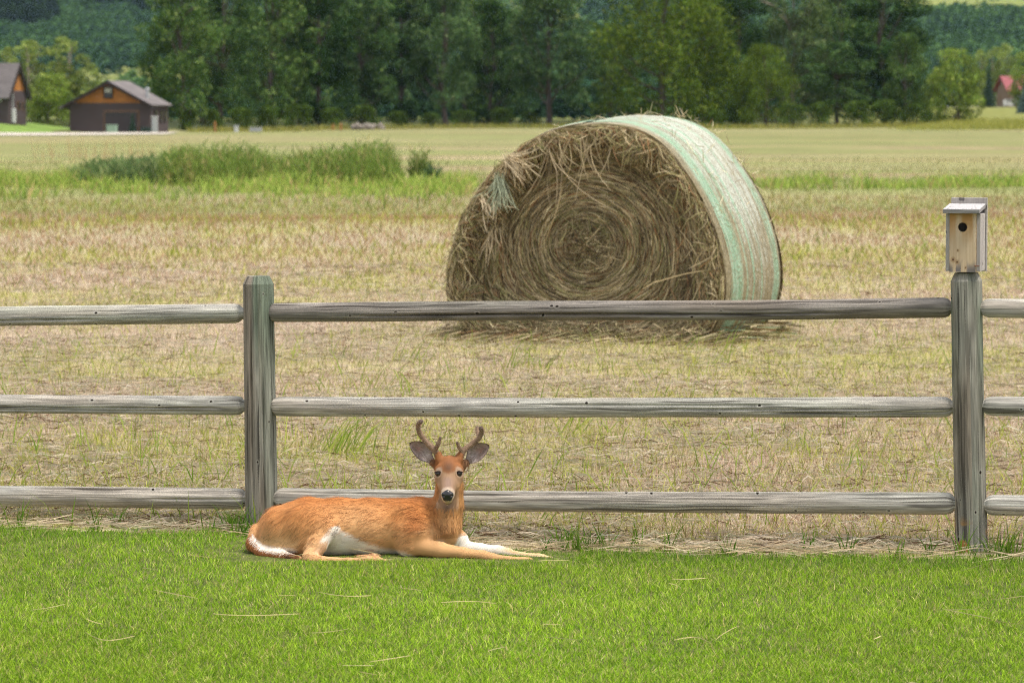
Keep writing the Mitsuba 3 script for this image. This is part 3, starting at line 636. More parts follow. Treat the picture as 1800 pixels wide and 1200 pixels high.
    h = lerp(h, S(92, 72, 60), (np.exp(-(hx / .022) ** 2 - ((hz - JZ(340)) / .022) ** 2) * (.55 + .4 * n1))[:, None])
    h = lerp(h, S(146, 122, 110), (np.exp(-(hx / .022) ** 2) * sstep(JZ(375), JZ(400), hz) * .85)[:, None])
    h = lerp(h, S(190, 146, 106), (sstep(.026, .045, np.abs(hx)) * sstep(JZ(410), JZ(440), hz) * .7)[:, None])
    for e in EYES:
        d = np.linalg.norm((P - e) * [1, 1, 1.25], axis=1)
        d2 = np.linalg.norm((P - e - np.array([0, 0, .006])) * [.9, 1, .85], axis=1)
        h = lerp(h, S(190, 170, 150), (sstep(.025, .015, d2) * (.30 + .5 * n1))[:, None]); h = lerp(h, S(30, 24, 22), sstep(.0165, .0125, d)[:, None])
        sx_ = 1.0 if e[0] < X(1168) else -1.0                                 # the dark inner corner of the eye
        for a_ in (.6, 1.0): h = lerp(h, S(52, 40, 36), (sstep(.0060, .0030, np.linalg.norm((P - e - np.array([sx_ * .0155 * a_, 0, -.0065 * a_])) * [1, .4, 1], axis=1)) * .85)[:, None])
    dn = np.linalg.norm((P - NOSE) * [1, .6, 1.], axis=1)
    h = lerp(h, S(214, 194, 174), (sstep(.044, .030, dn) * .75)[:, None])
    h = lerp(h, WHITE, ((hz < JZ(528)) & (y < DY - .12))[:, None] * .9)
    h = lerp(h, S(205, 186, 164), (np.exp(-((np.abs(hx) - .052) / .012) ** 2 - ((hz - JZ(520)) / .03) ** 2) * .6)[:, None])
    c = np.where(hd[:, None], h, c)
    # hooves
    for q, w_ in (((872, 862, -.286), .016), ((1648, 854, -.175), .016), ((1745, 842, -.10), .013), ((820, 829, -.16), .010)):
        c = np.where((np.linalg.norm(P - J(*q), axis=1) < w_)[:, None], S(66, 54, 48), c)
    return np.clip(c * (0.88 + 0.24 * n1)[:, None], 0.004, .9)
tm = trimesh.Trimesh(dv, df, process=False); dn_ = np.array(tm.vertex_normals)
tag('deer', 'orange-brown young buck with velvet antlers lying on the lawn and facing the camera', 'deer')
M('mat_deer', VC, 0.7, 0.15)
put('deer__body', (dv, df), 'mat_deer', True, color=coat(dv, dn_))

# fur: short hairs lying back along the coat
rng = np.random.default_rng(31)
ar = tm.area_faces; nf_ = 72000
fi = rng.choice(len(df), nf_, p=ar / ar.sum()); w_ = rng.dirichlet([1, 1, 1], nf_)
fp = (dv[df[fi]] * w_[..., None]).sum(1); fn = norm((dn_[df[fi]] * w_[..., None]).sum(1))
k = np.linalg.norm(fp - NOSE, axis=1) > .030
for e in EYES: k &= np.linalg.norm(fp - e, axis=1) > .016
for q in ((872, 862, -.286), (1648, 854, -.175), (1745, 842, -.10)): k &= np.linalg.norm(fp - J(*q), axis=1) > .018
fp, fn = fp[k], fn[k]; n = len(fp)
X = JX
flow = np.tile([-1.0, -0.15, -0.35], (n, 1))                                   # back along the body and down
flow = np.where((fp[:, 0] < X(560))[:, None], [-0.75, -0.2, -0.75], flow)
nk = (fp[:, 0] > X(1085)) & (fp[:, 2] > JZ(740)); flow = np.where(nk[:, None], [-0.15, -0.05, -1.0], flow)
hd = (fp[:, 2] > JZ(540)) & nk & (fp[:, 1] < DY - .06); flow = np.where(hd[:, None], [0, .6, .8], flow)
lg = (fp[:, 2] < .10) & (fp[:, 0] > X(1000)); flow = np.where(lg[:, None], [1, 0, -.25], flow)
flow = flow + 0.5 * np.stack([nnoise(*(fp * 18).T + q * 31.) - .5 for q in range(3)], 1) + rng.normal(0, .18, (n, 3))
flow = norm(flow - fn * (flow * fn).sum(1)[:, None])
ln = rng.uniform(.013, .024, n) * np.where(hd | lg, .42, 1) * np.where((fp[:, 2] > JZ(420)) & (np.abs(fp[:, 0] - X(1171)) > .048), .6, 1) * np.where((fp[:, 0] < X(300)) & (fp[:, 2] < JZ(760)), .8, 1)
wob_ = fp + .02 * np.stack([nnoise(*(fp * 14).T + q * 7.) for q in range(3)], 1)
streak = nnoise(wob_[:, 0] * 24 - wob_[:, 2] * 12, (wob_[:, 2] + .35 * wob_[:, 0]) * 84, fp[:, 1] * 20)
fc = coat(fp, fn) * (rng.normal(1.0, 0.09, n) * (.68 + .68 * streak))[:, None]
fc = np.where((rng.random(n) < .05)[:, None], fc * .74, fc)
t = np.array([0, .5, 1.0]); lift = rng.uniform(.06, .22, n)
P = fp[:, None] - fn[:, None] * .001 + flow[:, None] * (ln[:, None] * t)[..., None] + fn[:, None] * (ln[:, None] * lift[:, None] * (t - .35 * t ** 2))[..., None]
bd = ~hd & ~lg & (fp[:, 2] > .05) & (fp[:, 0] > X(150)) & (fc.min(1) < .45)
k_ = rng.choice(np.nonzero(bd)[0], 2600, replace=False); m_ = len(k_)                     # longer guard hairs in darker and paler locks
lk = np.where(rng.random(m_) < .55, rng.uniform(.62, .86, m_), rng.uniform(1.06, 1.24, m_))[:, None]
l2 = rng.uniform(.022, .046, m_); bend_ = np.cross(flow[k_], fn[k_]) * rng.normal(0, .18, m_)[:, None]; t4 = np.linspace(0, 1, 4)
P2 = fp[k_][:, None] + fn[k_][:, None] * .0035 + flow[k_][:, None] * (l2[:, None] * t4)[..., None] + bend_[:, None] * (l2[:, None] * t4 ** 2)[..., None] + fn[k_][:, None] * (l2[:, None] * .10 * (t4 - t4 ** 2) * 2)[..., None]
guard = ribbons(P2, rng.uniform(.0012, .0022, m_), np.cross(flow[k_], fn[k_]), coat(fp[k_], fn[k_]) * lk, .3)
putc('deer__guard_hair', guard, 'mat_deer'); tag('deer__guard_hair', kind='stuff')
putc('deer__fur', ribbons(P, rng.uniform(.0010, .0018, n), np.cross(flow, fn), fc, .35), 'mat_deer'); tag('deer__fur', kind='stuff')

# ears: cupped leaves
def ear(base, tip, wd, name):
    base, tip = np.asarray(base), np.asarray(tip); e = tip - base; Ln = np.linalg.norm(e); e = e / Ln
    fwd = norm(np.array([np.sign(e[0]) * -.10, -1.0, .05])); wv = norm(np.cross(e, fwd)) * np.sign(e[0]); nv = norm(np.cross(wv, e)); nv = nv * np.sign(nv @ fwd)
    ns, nw = 26, 17
    s, q = np.meshgrid(np.linspace(0, 1, ns), np.linspace(-1, 1, nw), indexing='ij')
    prof = wd * (0.36 + 0.64 * sstep(0, .42, s)) * np.clip(1 - np.clip((s - .40) / .60, 0, 1) ** 2.1, 0, 1) ** .72 + 1e-4
    low = np.where(q < 0, 1.22, .66)                                             # the lower edge bulges
    cup = (1 - q ** 2) * 0.55 * prof + 0.10 * (1 - s) * wd
    v = base + e * (s * Ln)[..., None] + wv * (q * prof * low)[..., None] - nv * cup[..., None]
    v = v.reshape(-1, 3)
    i, j = np.meshgrid(np.arange(ns - 1), np.arange(nw - 1), indexing='ij'); a = (i * nw + j).ravel()
    f = np.concatenate([np.stack([a, a + 1, a + nw + 1], 1), np.stack([a, a + nw + 1, a + nw], 1)])
    s, q = s.ravel(), q.ravel()
    inner = lerp(np.tile(S(172, 154, 150), (len(s), 1)), S(188, 140, 126), (np.exp(-((s - .62) / .2) ** 2 - ((q + .1) / .45) ** 2))[:, None])
    inner = lerp(inner, S(214, 206, 206), (np.exp(-((s - .25) / .24) ** 2 - (q / .75) ** 2) * (.5 + .5 * nnoise(s * 9, q * 14)))[:, None])
    edge_ = np.maximum(sstep(.80, .97, np.abs(q)), sstep(.9, .99, s)); inner = lerp(inner, S(62, 46, 42), edge_[:, None] * .9)
    back = np.tile(S(132, 96, 66), (len(s), 1))
    tk = .0035 * (1 - .6 * np.abs(q) ** 4)
    vb = v - nv * tk[:, None]
    n0 = len(v); rim = np.concatenate([np.arange(0, nw), np.arange(1, ns) * nw + nw - 1, (ns - 1) * nw + np.arange(nw - 2, -1, -1), np.arange(ns - 2, 0, -1) * nw])
    r2 = np.roll(rim, -1); rf_ = np.concatenate([np.stack([rim, r2, r2 + n0], 1), np.stack([rim, r2 + n0, rim + n0], 1)])
    put(name, (np.vstack([v, vb]), np.vstack([f, f[:, ::-1] + n0, rf_])), 'mat_deer', True, color=np.clip(np.vstack([inner, back]), .005, .9))
    # pale hairs inside
    r_ = np.random.default_rng(5); m_ = 420; k_ = r_.integers(0, len(v), m_); k_ = k_[(s[k_] < .75) & (np.abs(q[k_]) < .92)]; m_ = len(k_)
    dr_ = norm(e * r_.uniform(.2, 1, m_)[:, None] - wv * (q[k_] * r_.uniform(.2, 1.2, m_))[:, None] + nv * r_.uniform(.1, .5, m_)[:, None])
    PP = v[k_][:, None] + dr_[:, None] * (r_.uniform(.010, .024, m_)[:, None] * np.array([0, .5, 1.]))[..., None]
    cc = lerp(S(150, 130, 124), S(226, 220, 218), r_.random(m_)[:, None] * (1.1 - s[k_])[:, None])
    putc(name + '__hair', ribbons(PP, np.full(m_, .0011), np.tile(wv, (m_, 1)), cc, .4), 'mat_deer'); tag(name + '__hair', kind='stuff')
ear(J(1078, 333, HD + .06), J(959, 229, HD + .055), .0385, 'deer__ear')
ear(J(1262, 337, HD + .06), J(1380, 240, HD + .055), .0385, 'deer__ear_001')

# antlers in velvet
def antler(name, beam, tine, tine2):
    parts = []
    for pts in (beam, tine, tine2):
        p = spline([[*J(q[0], q[1], HD + .04 + q[2]), q[3] * .86] for q in pts], 26)
        tt = np.linspace(0, 1, 5)[1:]; end = p[-1]; dir_ = norm((p[-1] - p[-2])[:3]); r = p[-1, 3]
        cap = np.array([[*(end[:3] + dir_ * r * math.sin(x_ * 1.5)), r * max(math.cos(x_ * 1.5), .08)] for x_ in tt])
        p = np.vstack([p, cap]); v, f = tube(p[:, :3], p[:, 3], 14)
        v = v + 0.0016 * (np.stack([nnoise(*(v * 90).T + q * 17.) for q in range(3)], 1) - .5)
        tip = sstep(.72, 1.0, np.linspace(0, 1, len(p)))
        c = np.concatenate([np.repeat(lerp(S(142, 118, 100), S(92, 78, 74), tip[:, None]), 14, 0), [S(120, 96, 76), S(84, 72, 70)]]) * (.8 + .4 * nnoise(*(v * 60).T))[:, None]
        parts.append((v, f, c))
    v, f, c = join(parts)
    put(name, (v, f), 'mat_deer', True, color=np.clip(c, .005, .9))
    r_ = np.random.default_rng(8); t_ = trimesh.Trimesh(v, f, process=False); p_, fi_ = trimesh.sample.sample_surface(t_, 2600, seed=3); nn = t_.face_normals[fi_]
    dd = norm(nn + r_.normal(0, .4, nn.shape)); PP = p_[:, None] + dd[:, None] * (r_.uniform(.0014, .0028, len(p_))[:, None] * np.array([0, .5, 1.]))[..., None]
    putc(name + '__velvet', ribbons(PP, np.full(len(p_), .0008), norm(np.cross(dd, [0, -1, .1])), np.tile(S(172, 148, 128), (len(p_), 1)) * r_.uniform(.7, 1.1, len(p_))[:, None], .4), 'mat_deer'); tag(name + '__velvet', kind='stuff')
antler('deer__antler', [(1112, 302, .0, .0165), (1096, 272, .0, .0150), (1066, 243, .005, .0130), (1034, 208, .005, .0120), (1010, 168, -.005, .0115), (1006, 130, -.02, .0110), (1018, 118, -.035, .0105)],
       [(1092, 266, -.004, .0110), (1108, 240, -.02, .0098), (1122, 204, -.03, .0072)], [(1008, 150, .005, .009), (1014, 128, .03, .0085), (1022, 112, .045, .0075)])
antler('deer__antler_001', [(1226, 304, .0, .0165), (1240, 276, .0, .0150), (1266, 252, .005, .0130), (1302, 226, .005, .0122), (1330, 196, -.005, .0118), (1341, 166, -.02, .0112), (1336, 152, -.035, .0105)],
       [(1240, 272, -.004, .0110), (1222, 254, -.02, .0095), (1212, 230, -.03, .0072)], [(1326, 196, .01, .009), (1318, 170, .03, .0085), (1318, 150, .042, .0078)])
# eyes and nose pad
M('mat_eye', [0.012, 0.008, 0.006], 0.08, 0.6, clearcoat=1.0, clearcoat_gloss=0.95)
M('mat_nose', [0.020, 0.019, 0.024], 0.28, 0.8)
for i, e in enumerate(EYES):
    m = trimesh.creation.icosphere(3, 1.0); m.apply_scale([.0125, .0115, .0098]); m.apply_translation(e + [0, .001, 0])
    put('deer__eye', m, 'mat_eye', True)
    sg = -1 if i == 0 else 1                                                     # upper lid with lashes
    lid = spline([e + [-.015 * -sg * -1, -.006, .003], e + [-.007, -.011, .0095], e + [.004, -.0115, .0100], e + [.0155 * sg, -.004, .006]], 12) if False else \
        spline([e + [-.0145, -.004, .005 if sg < 0 else -.001], e + [-.006, -.0105, .0088], e + [.006, -.0105, .0088], e + [.0145, -.004, .005 if sg > 0 else -.001]], 12)
    lv_, lf_ = tube(lid, np.linspace(.0022, .0022, 12), 8); put('deer__eyelid', (lv_, lf_), 'mat_eyelid', True)
M('mat_eyelid', S(58, 44, 38), 0.7, 0.2)
G = Field(NOSE - .04, NOSE + .04, .0014)
nz = lambda zx, zy, d: J(zx, zy, HD + d)
G.cap(nz(1145, 503, -.143), nz(1175, 503, -.143), .0135, .0135, .006)
G.cap(nz(1152, 520, -.140), nz(1168, 520, -.140), .0130, .0130, .006)
G.cap(nz(1160, 494, -.142), nz(1160, 500, -.142), .0145, .0145, .006)
for s_ in (-1, 1):
    G.cap(nz(1160 + s_ * 15, 514, -.162), nz(1160 + s_ * 24, 507, -.152), .0042, .0050, .003, cut=True)
G.cap(nz(1160, 522, -.158), nz(1160, 536, -.155), .0012, .0012, .002, cut=True)
put('deer__nose', G.mesh(), 'mat_nose', True)
# ------------------------------------------------------------------ the round bale
BY = CAMZ * F / (600 - HOR); TH = math.radians(20); BL = 1.5
BA, BR = np.array([math.sin(TH), math.cos(TH), 0]), np.array([math.cos(TH), -math.sin(TH), 0])     # from front to back; to the right along the face
BC = np.array([(1031 - 900) / F * BY, BY, 0.0])
SC = F / BY
out_px = [(1053, 214), (1110, 220), (1163, 246), (1200, 286), (1228, 327), (1254, 380), (1272, 437), (1279, 500), (1268, 555), (1235, 592), (1150, 603), (1030, 604), (900, 602), (836, 588), (802, 560), (788, 518), (793, 460), (810, 400), (836, 350), (870, 304), (910, 262), (975, 226)]
OUT = spline([((x - 1031) / SC / math.cos(TH), (600 - y) / SC) for x, y in out_px], 240, closed=True)
CEN = np.array([-3 / SC, (600 - 430) / SC])
_a = np.unwrap(np.arctan2(*(OUT - CEN).T)); _a = _a if _a[-1] > _a[0] else -_a                 # the outline by its angle about the middle, 0 at the top, clockwise
_g = np.arange(240) / 240 * 2 * np.pi; _r = np.linalg.norm(OUT - CEN, axis=1)
_o = np.argsort(_a % (2 * np.pi)); _rr = np.interp(_g, (_a % (2 * np.pi))[_o], _r[_o], period=2 * np.pi)
OUT = CEN + np.stack([np.sin(_g), np.cos(_g)], 1) * _rr[:, None]
def outl(ph):
    """The outline as a function of the turn ph from 0 to 1."""
    ph = np.asarray(ph) % 1 * 240; i = np.floor(ph).astype(int); t = (ph - i)[..., None]
    return OUT[i % 240] * (1 - t) + OUT[(i + 1) % 240] * t
def bworld(u, z, w): return BC + np.asarray(u)[..., None] * BR + np.asarray(z)[..., None] * np.array([0, 0, 1.0]) + np.asarray(w)[..., None] * BA
def face_w(r):   # depth of the face (w grows backwards) by fraction of the radius: the outer turns stand proud, the core is sunk
    return 0.015 + 0.055 * sstep(.93, .70, r) - 0.03 * sstep(.35, 0, r) - 0.05 * sstep(.72, .95, r) * sstep(1.02, .97, r)
tag('hay_bale', 'big round hay bale with coiled brown face and white-green net wrap', 'hay bale')
rng = np.random.default_rng(41)
# the wrapped barrel
nu, nw = 240, 46
ph = np.arange(nu + 1) / nu; w_ = np.linspace(-0.055, BL, nw)
PH, WW = np.meshgrid(ph, w_, indexing='ij')
o = outl(PH); t_ = WW / BL
bulge = 1 + 0.020 * np.sin(np.pi * t_) - 0.035 * sstep(.93, 1, t_) - 0.010 * sstep(.0, -.035, t_) + 0.012 * (nnoise(PH * 9, WW * 3, 3) - .5) + 0.006 * (nnoise(PH * 60, WW * 26, 4) - .5)
u = CEN[0] + (o[..., 0] - CEN[0]) * bulge; z = np.maximum((CEN[1] + (o[..., 1] - CEN[1]) * bulge) * (1 + .022 * t_), 0.0)
v = bworld(u, z, WW).reshape(-1, 3)
i, j = np.meshgrid(np.arange(nu), np.arange(nw - 1), indexing='ij'); a = (i * nw + j).ravel()
f = np.concatenate([np.stack([a, a + nw, a + nw + 1], 1), np.stack([a, a + nw + 1, a + 1], 1)])
per = np.concatenate([[0], np.cumsum(np.linalg.norm(np.diff(outl(ph), axis=0), axis=1))])
uv = np.stack([np.repeat(per, nw), np.tile(w_, nu + 1)], 1)
def wrap_tex(p, n, uv):
    s, w = uv.x, uv.y
    w2 = w + 0.05 * (noise(s * 1.6, 3.3) - 0.5) + 0.012 * (noise(s * 6, w * 9, 7) - .5)
    hay = mix([0.15, 0.125, 0.07], [0.36, 0.31, 0.19], noise(s * 8, w * 90, 2) * .6 + .4 * noise(s * 40, w * 60, 5))
    th = noise(s * 2.2, w2 * 60, 11) * .40 + noise(s * 4.5, w2 * 150, 12) * .35 + noise(s * 30, w2 * 70, 13) * .25   # threads lie along the turn
    white = mix([0.38, 0.42, 0.35], [0.64, 0.69, 0.63], noise(s * 5, w2 * 120, 14))
    green = mix([0.13, 0.34, 0.19], [0.42, 0.58, 0.46], noise(s * 5, w2 * 90, 15))
    low = smoothstep(1.1, 1.9, s) * smoothstep(4.6, 3.9, s)  # low down more hay shows, and shade of the underside is painted in too
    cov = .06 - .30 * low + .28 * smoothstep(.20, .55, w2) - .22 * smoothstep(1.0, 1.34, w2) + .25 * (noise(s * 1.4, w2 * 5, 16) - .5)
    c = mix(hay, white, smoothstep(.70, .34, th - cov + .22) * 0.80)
    line = lambda m, h_: smoothstep(h_, h_ * .25, dr.abs(w2 + .030 * (noise(s * 1.1 + m * 9, 5.5) - .5) - m))
    g = 1.0 * line(.14, .17) + .7 * line(.40, .05) + .8 * line(.56, .035) + .45 * line(.80, .03) + .75 * line(1.26, .13)
    gn = noise(s * 1.3, w2 * 70, 21) * .55 + noise(s * 3.5, w2 * 170, 22) * .45
    c = mix(c, green, smoothstep(.26, .60, gn * (.44 + 1.1 * g)) * .8)
    fine = noise(s * 90, w * 34, 31)
    c = mix(c, hay, smoothstep(.58, .8, fine) * .45)
    return mix(c, hay, smoothstep(.0, -.05, w2 + .05 * (noise(s * 5, 1.7) - .5)))
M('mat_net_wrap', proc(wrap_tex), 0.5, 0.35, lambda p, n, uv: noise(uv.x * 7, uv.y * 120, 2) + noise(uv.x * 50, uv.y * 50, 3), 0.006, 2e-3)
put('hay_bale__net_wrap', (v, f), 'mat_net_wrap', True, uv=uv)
# front and back faces
def face(w0, fn, name):
    nr = 22; rr = np.linspace(0, 1, nr)[1:]
    PHf, RR = np.meshgrid(np.arange(120) / 120, rr, indexing='ij'); o = outl(PHf); q = CEN + (o - CEN) * RR[..., None]
    v = np.vstack([bworld(*CEN, w0 + fn(0.0))[None], bworld(q[..., 0], np.maximum(q[..., 1], 0), w0 + fn(RR)).reshape(-1, 3)]); m_ = nr - 1
    i, j = np.meshgrid(np.arange(120), np.arange(m_ - 1), indexing='ij'); a = 1 + (i * m_ + j).ravel(); b = 1 + ((i + 1) % 120 * m_ + j).ravel(); k = np.arange(120)
    f = np.concatenate([np.stack([a, a + 1, b + 1], 1), np.stack([a, b + 1, b], 1), np.stack([np.zeros(120, int), 1 + k * m_, 1 + (k + 1) % 120 * m_], 1)])
    put(name, (v, f if w0 == 0 else f[:, ::-1]), 'mat_hay_dark', True)
M('mat_hay_dark', proc(lambda p, n, uv: mix([0.060, 0.044, 0.026], [0.16, 0.125, 0.070], noise(p.x * 30, p.y * 30, p.z * 30))), 0.95, 0.1)
face(0.0, lambda r: face_w(np.asarray(r)) + .03, 'hay_bale__core'); face(BL * 1.0 - .005, lambda r: .03 - .03 * np.asarray(r), 'hay_bale__back_face')
def haycol(n, green=0.25, dark=0.35):
    c = lerp(lerp(S(168, 150, 116), S(228, 212, 172), rng.random(n)[:, None]), S(148, 148, 96), (rng.random(n) < green * 1.5)[:, None] * rng.uniform(.5, 1, n)[:, None])
    c = lerp(c, S(76, 58, 42), (rng.random(n) < dark)[:, None] * rng.uniform(.4, 1, n)[:, None])
    c = lerp(c, S(150, 108, 74), (rng.random(n) < .12)[:, None] * .8)
    return c * rng.uniform(.55, 1.15, n)[:, None]
# coiled strands of the face
def coil(n, r0, r1, lift, lnr, wid, drift, jit):
    r = np.sqrt(rng.uniform(r0 ** 2, r1 ** 2, n)); p0 = rng.random(n); ln = rng.uniform(*lnr, n)
    dp = ln / (2 * np.pi * .85 * np.maximum(r, .07)); dp = np.minimum(dp, .16)
    t = np.linspace(-.5, .5, 5)
    R = r[:, None] + rng.normal(0, drift, n)[:, None] * t * ln[:, None] + rng.normal(0, jit, (n, 1)) * t ** 2
    PHs = p0[:, None] + dp[:, None] * t
    R = np.minimum(R, np.where(((PHs % 1) > .87) | ((PHs % 1) < .4), .982, 1.02))
    q = CEN + (outl(PHs) - CEN) * R[..., None]
    # near the middle the turns are round, not of the bale's sagged outline
    ang = 2 * np.pi * PHs; rnd = CEN + (np.stack([np.sin(ang), np.cos(ang)], -1) * [.98, .86]) * R[..., None]
    k = sstep(.90, .55, R)[..., None]; q = q * (1 - k) + rnd * k
    lifts = -rng.uniform(0, lift, n)[:, None] - rng.normal(0, .02, n)[:, None] * t
    W = face_w(R) + .02 + lifts
    return bworld(q[..., 0], np.maximum(q[..., 1], 0.012), W)
toC = -BA
P_ = np.concatenate([coil(22000, .0, .84, .045, (.10, .40), 0, .085, .05), coil(8500, .76, 1.0, .07, (.12, .40), 0, .26, .12), coil(1200, 0, .18, .05, (.05, .14), 0, .8, .4)])
n = len(P_); side = norm(rng.normal(0, .35, (n, 3)) + np.cross(P_[:, -1] - P_[:, 0], toC) / .3)
r_of = np.linalg.norm((P_.mean(1) - bworld(*CEN, 0.)), axis=1)
c_ = haycol(n) * (0.66 + .6 * nnoise(r_of * 26, 3.0))[:, None] * rng.uniform(.7, 1.2, n)[:, None]
putc('hay_bale__coiled_hay', ribbons(P_, rng.uniform(.0040, .0078, n), side, c_, .5), 'mat_hay'); tag('hay_bale__coiled_hay', 'brown hay wound in tight spirals', kind='stuff')
# loose hay overhanging the rim, thickest at the upper left
# turn 0 is the top; it runs clockwise seen from the camera
parts = []
anch = np.concatenate([rng.uniform(-.26, .10, 105), rng.uniform(0.10, .34, 26), rng.uniform(.34, .74, 60)])
for a0 in anch:
    top = (a0 < .13); m_ = rng.integers(12, 26)
    rr0 = rng.uniform(.885, .985); aa = a0 + rng.normal(0, .006, m_); r0 = rr0 + rng.normal(0, .02, m_)
    q = CEN + (outl(aa) - CEN) * r0[:, None]
    tang = norm(outl(aa + .01) - outl(aa)); inward = norm(CEN - q); sg = rng.choice([-1, 1])
    base_dir = tang * sg * rng.uniform(.5, 1.3) + inward * rng.uniform(.05, .8) + np.array([0, -1.0]) * (rng.uniform(.1, .9) if top else .1)
    d2 = norm(base_dir + rng.normal(0, .34, (m_, 2))); ln = rng.uniform(.06, .21, m_) * rng.uniform(.6, 1.15)
    t = np.linspace(0, 1, 6); curl = rng.normal(0, .45, m_)
    q2 = q[:, None] + d2[:, None] * (ln[:, None] * t)[..., None] + np.stack([-d2[:, 1], d2[:, 0]], 1)[:, None] * (curl[:, None] * ln[:, None] * t ** 2)[..., None] + np.array([0, -1.0]) * (.22 * ln[:, None] * t ** 2)[..., None]
    rel = q2 - CEN; an_ = np.arctan2(rel[..., 0], rel[..., 1]) / (2 * np.pi); mx = np.linalg.norm(outl(an_) - CEN, axis=-1) * np.where((an_ > -.13) & (an_ < .40), .975, 1.04)
    ra_ = np.linalg.norm(rel, axis=-1); q2 = CEN + rel * (np.minimum(ra_, mx) / np.maximum(ra_, 1e-6))[..., None]
    W = -.045 - rng.uniform(.0, .09, m_)[:, None] - rng.uniform(.0, .16, m_)[:, None] * t * (1.15 - t)
    P = bworld(q2[..., 0], np.maximum(q2[..., 1], .015), W)
    parts.append(ribbons(P, rng.uniform(.0042, .0075, m_), norm(rng.normal(0, .6, (m_, 3)) + [.3, 0, .8]), haycol(m_, .3, .22) * rng.uniform(.85, 1.15), .4))
# a grey-green hank hanging at the left, and a few long stems across the face
def hank(px, py, n, dx, dy, ln, col, sp=.03):
    u0, z0 = (px - 1031) / SC / math.cos(TH), (600 - py) / SC
    t = np.linspace(0, 1, 6); d = norm(np.array([dx, -dy]) + rng.normal(0, .28, (n, 2))); l = rng.uniform(.35, 1, n) * ln; cu = rng.normal(0, .3, n)
    q = np.array([u0, z0]) + rng.normal(0, sp, (n, 1, 2)) + d[:, None] * (l[:, None] * t)[..., None] + np.stack([d[:, 1], -d[:, 0]], 1)[:, None] * (cu[:, None] * l[:, None] * t ** 2)[..., None]
    W = -.12 - rng.uniform(0, .08, n)[:, None] - .05 * t
    return ribbons(bworld(q[..., 0], q[..., 1], W), rng.uniform(.0045, .0075, n), norm(rng.normal(0, .5, (n, 3)) + [.8, 0, .3]), col * rng.uniform(.8, 1.1, n)[:, None], .4)
parts += [hank(892, 312, 60, .02, 1, .30, S(162, 172, 146), .022), hank(868, 350, 40, .5, .7, .20, S(206, 190, 160)), hank(905, 280, 50, 1, .25, .28, S(200, 184, 152)), hank(1040, 245, 14, -.3, 1, .5, S(176, 160, 128), .06),
          hank(880, 400, 18, -.1, 1, .3, S(180, 164, 134)), hank(985, 262, 12, .1, 1, .6, S(168, 152, 122), .04)]
for (ax, ay, bx_, by_) in ((995, 330, 962, 430), (1150, 495, 1250, 470), (1010, 285, 992, 330), (1135, 505, 1165, 490)):
    A, B = [np.array([(x - 1031) / SC / math.cos(TH), (600 - y) / SC]) for x, y in ((ax, ay), (bx_, by_))]
    t = np.linspace(0, 1, 6)[:, None]; q = A + (B - A) * t + np.array([.02, .02]) * np.sin(t * 3.1)
    parts.append(ribbons(bworld(q[:, 0], q[:, 1], np.full(6, -.085))[None], np.array([.009]), np.array([[.5, 0, .8]]), S(196, 176, 134)[None], .5))
putc('hay_bale__loose_hay', join(parts), 'mat_hay'); tag('hay_bale__loose_hay', 'loose hay tufts hanging over the rim', kind='stuff')
# stems poking through the net, along the top and the far edge, and hay fallen round the foot
n = 300; aa = np.concatenate([rng.uniform(-.06, .26, n // 2), rng.uniform(-.25, .5, n - n // 2)]); w0 = np.where(rng.random(n) < .45, rng.uniform(BL * .88, BL * 1.01, n), rng.uniform(.02, BL, n))
q = CEN + (outl(aa) - CEN) * 1.012; nrm = norm(q - CEN); tang = norm(outl(aa + .01) - outl(aa))
d3 = bworld(*(nrm * rng.uniform(.05, .65, (n, 1)) + tang * rng.normal(0, .8, (n, 1))).T, rng.normal(0.1, .5, n)) - BC
P = bworld(q[:, 0], q[:, 1] * (1 + .022 * w0 / BL), w0)[:, None] + norm(d3)[:, None] * (rng.uniform(.03, .12, n)[:, None] * np.linspace(0, 1, 4))[..., None]
P[..., 2] = np.maximum(P[..., 2], .01)
g1 = ribbons(P, rng.uniform(.004, .007, n), norm(rng.normal(0, 1, (n, 3))), lerp(haycol(n, .2, .1), S(214, 206, 176), (rng.random(n) < .4)[:, None] * .7), .5)
n = 2200; aa = rng.uniform(-1, 1, n); u0 = rng.uniform(-1.25, 1.25, n); w0 = -np.abs(rng.normal(0, .16, n)) + rng.uniform(-.02, .05, n); ln = rng.uniform(.06, .22, n)
al = rng.uniform(-1.5, 1.5, n) * rng.random(n); t = np.linspace(-.5, .5, 5)
hgt = np.abs(rng.normal(0, .05, n)) * np.exp(w0 / .2) + .01
P = bworld(u0[:, None] + np.cos(al)[:, None] * ln[:, None] * t, hgt[:, None] + .3 * ln[:, None] * np.maximum(0, np.sin(al * 3))[:, None] * (t + .5), w0[:, None] + np.sin(al)[:, None] * ln[:, None] * t)
g2 = ribbons(P, rng.uniform(.005, .009, n), norm(rng.normal(0, .5, (n, 3)) + [0, 0, 1]), haycol(n, .3, .25), .5)
n = 500; w0 = rng.uniform(0, BL, n); u0 = outl(np.full(n, .33))[:, 0] + rng.normal(.06, .07, n); ln = rng.uniform(.1, .3, n); al = rng.uniform(0, 6.3, n)
P = bworld(u0[:, None] + np.cos(al)[:, None] * ln[:, None] * t, np.abs(rng.normal(.03, .04, n))[:, None] + 0 * t, w0[:, None] + np.sin(al)[:, None] * ln[:, None] * t)
g3 = ribbons(P, rng.uniform(.005, .009, n), norm(rng.normal(0, .5, (n, 3)) + [0, 0, 1]), lerp(haycol(n, .4, .2), S(150, 172, 140), (rng.random(n) < .10)[:, None] * .8), .5)
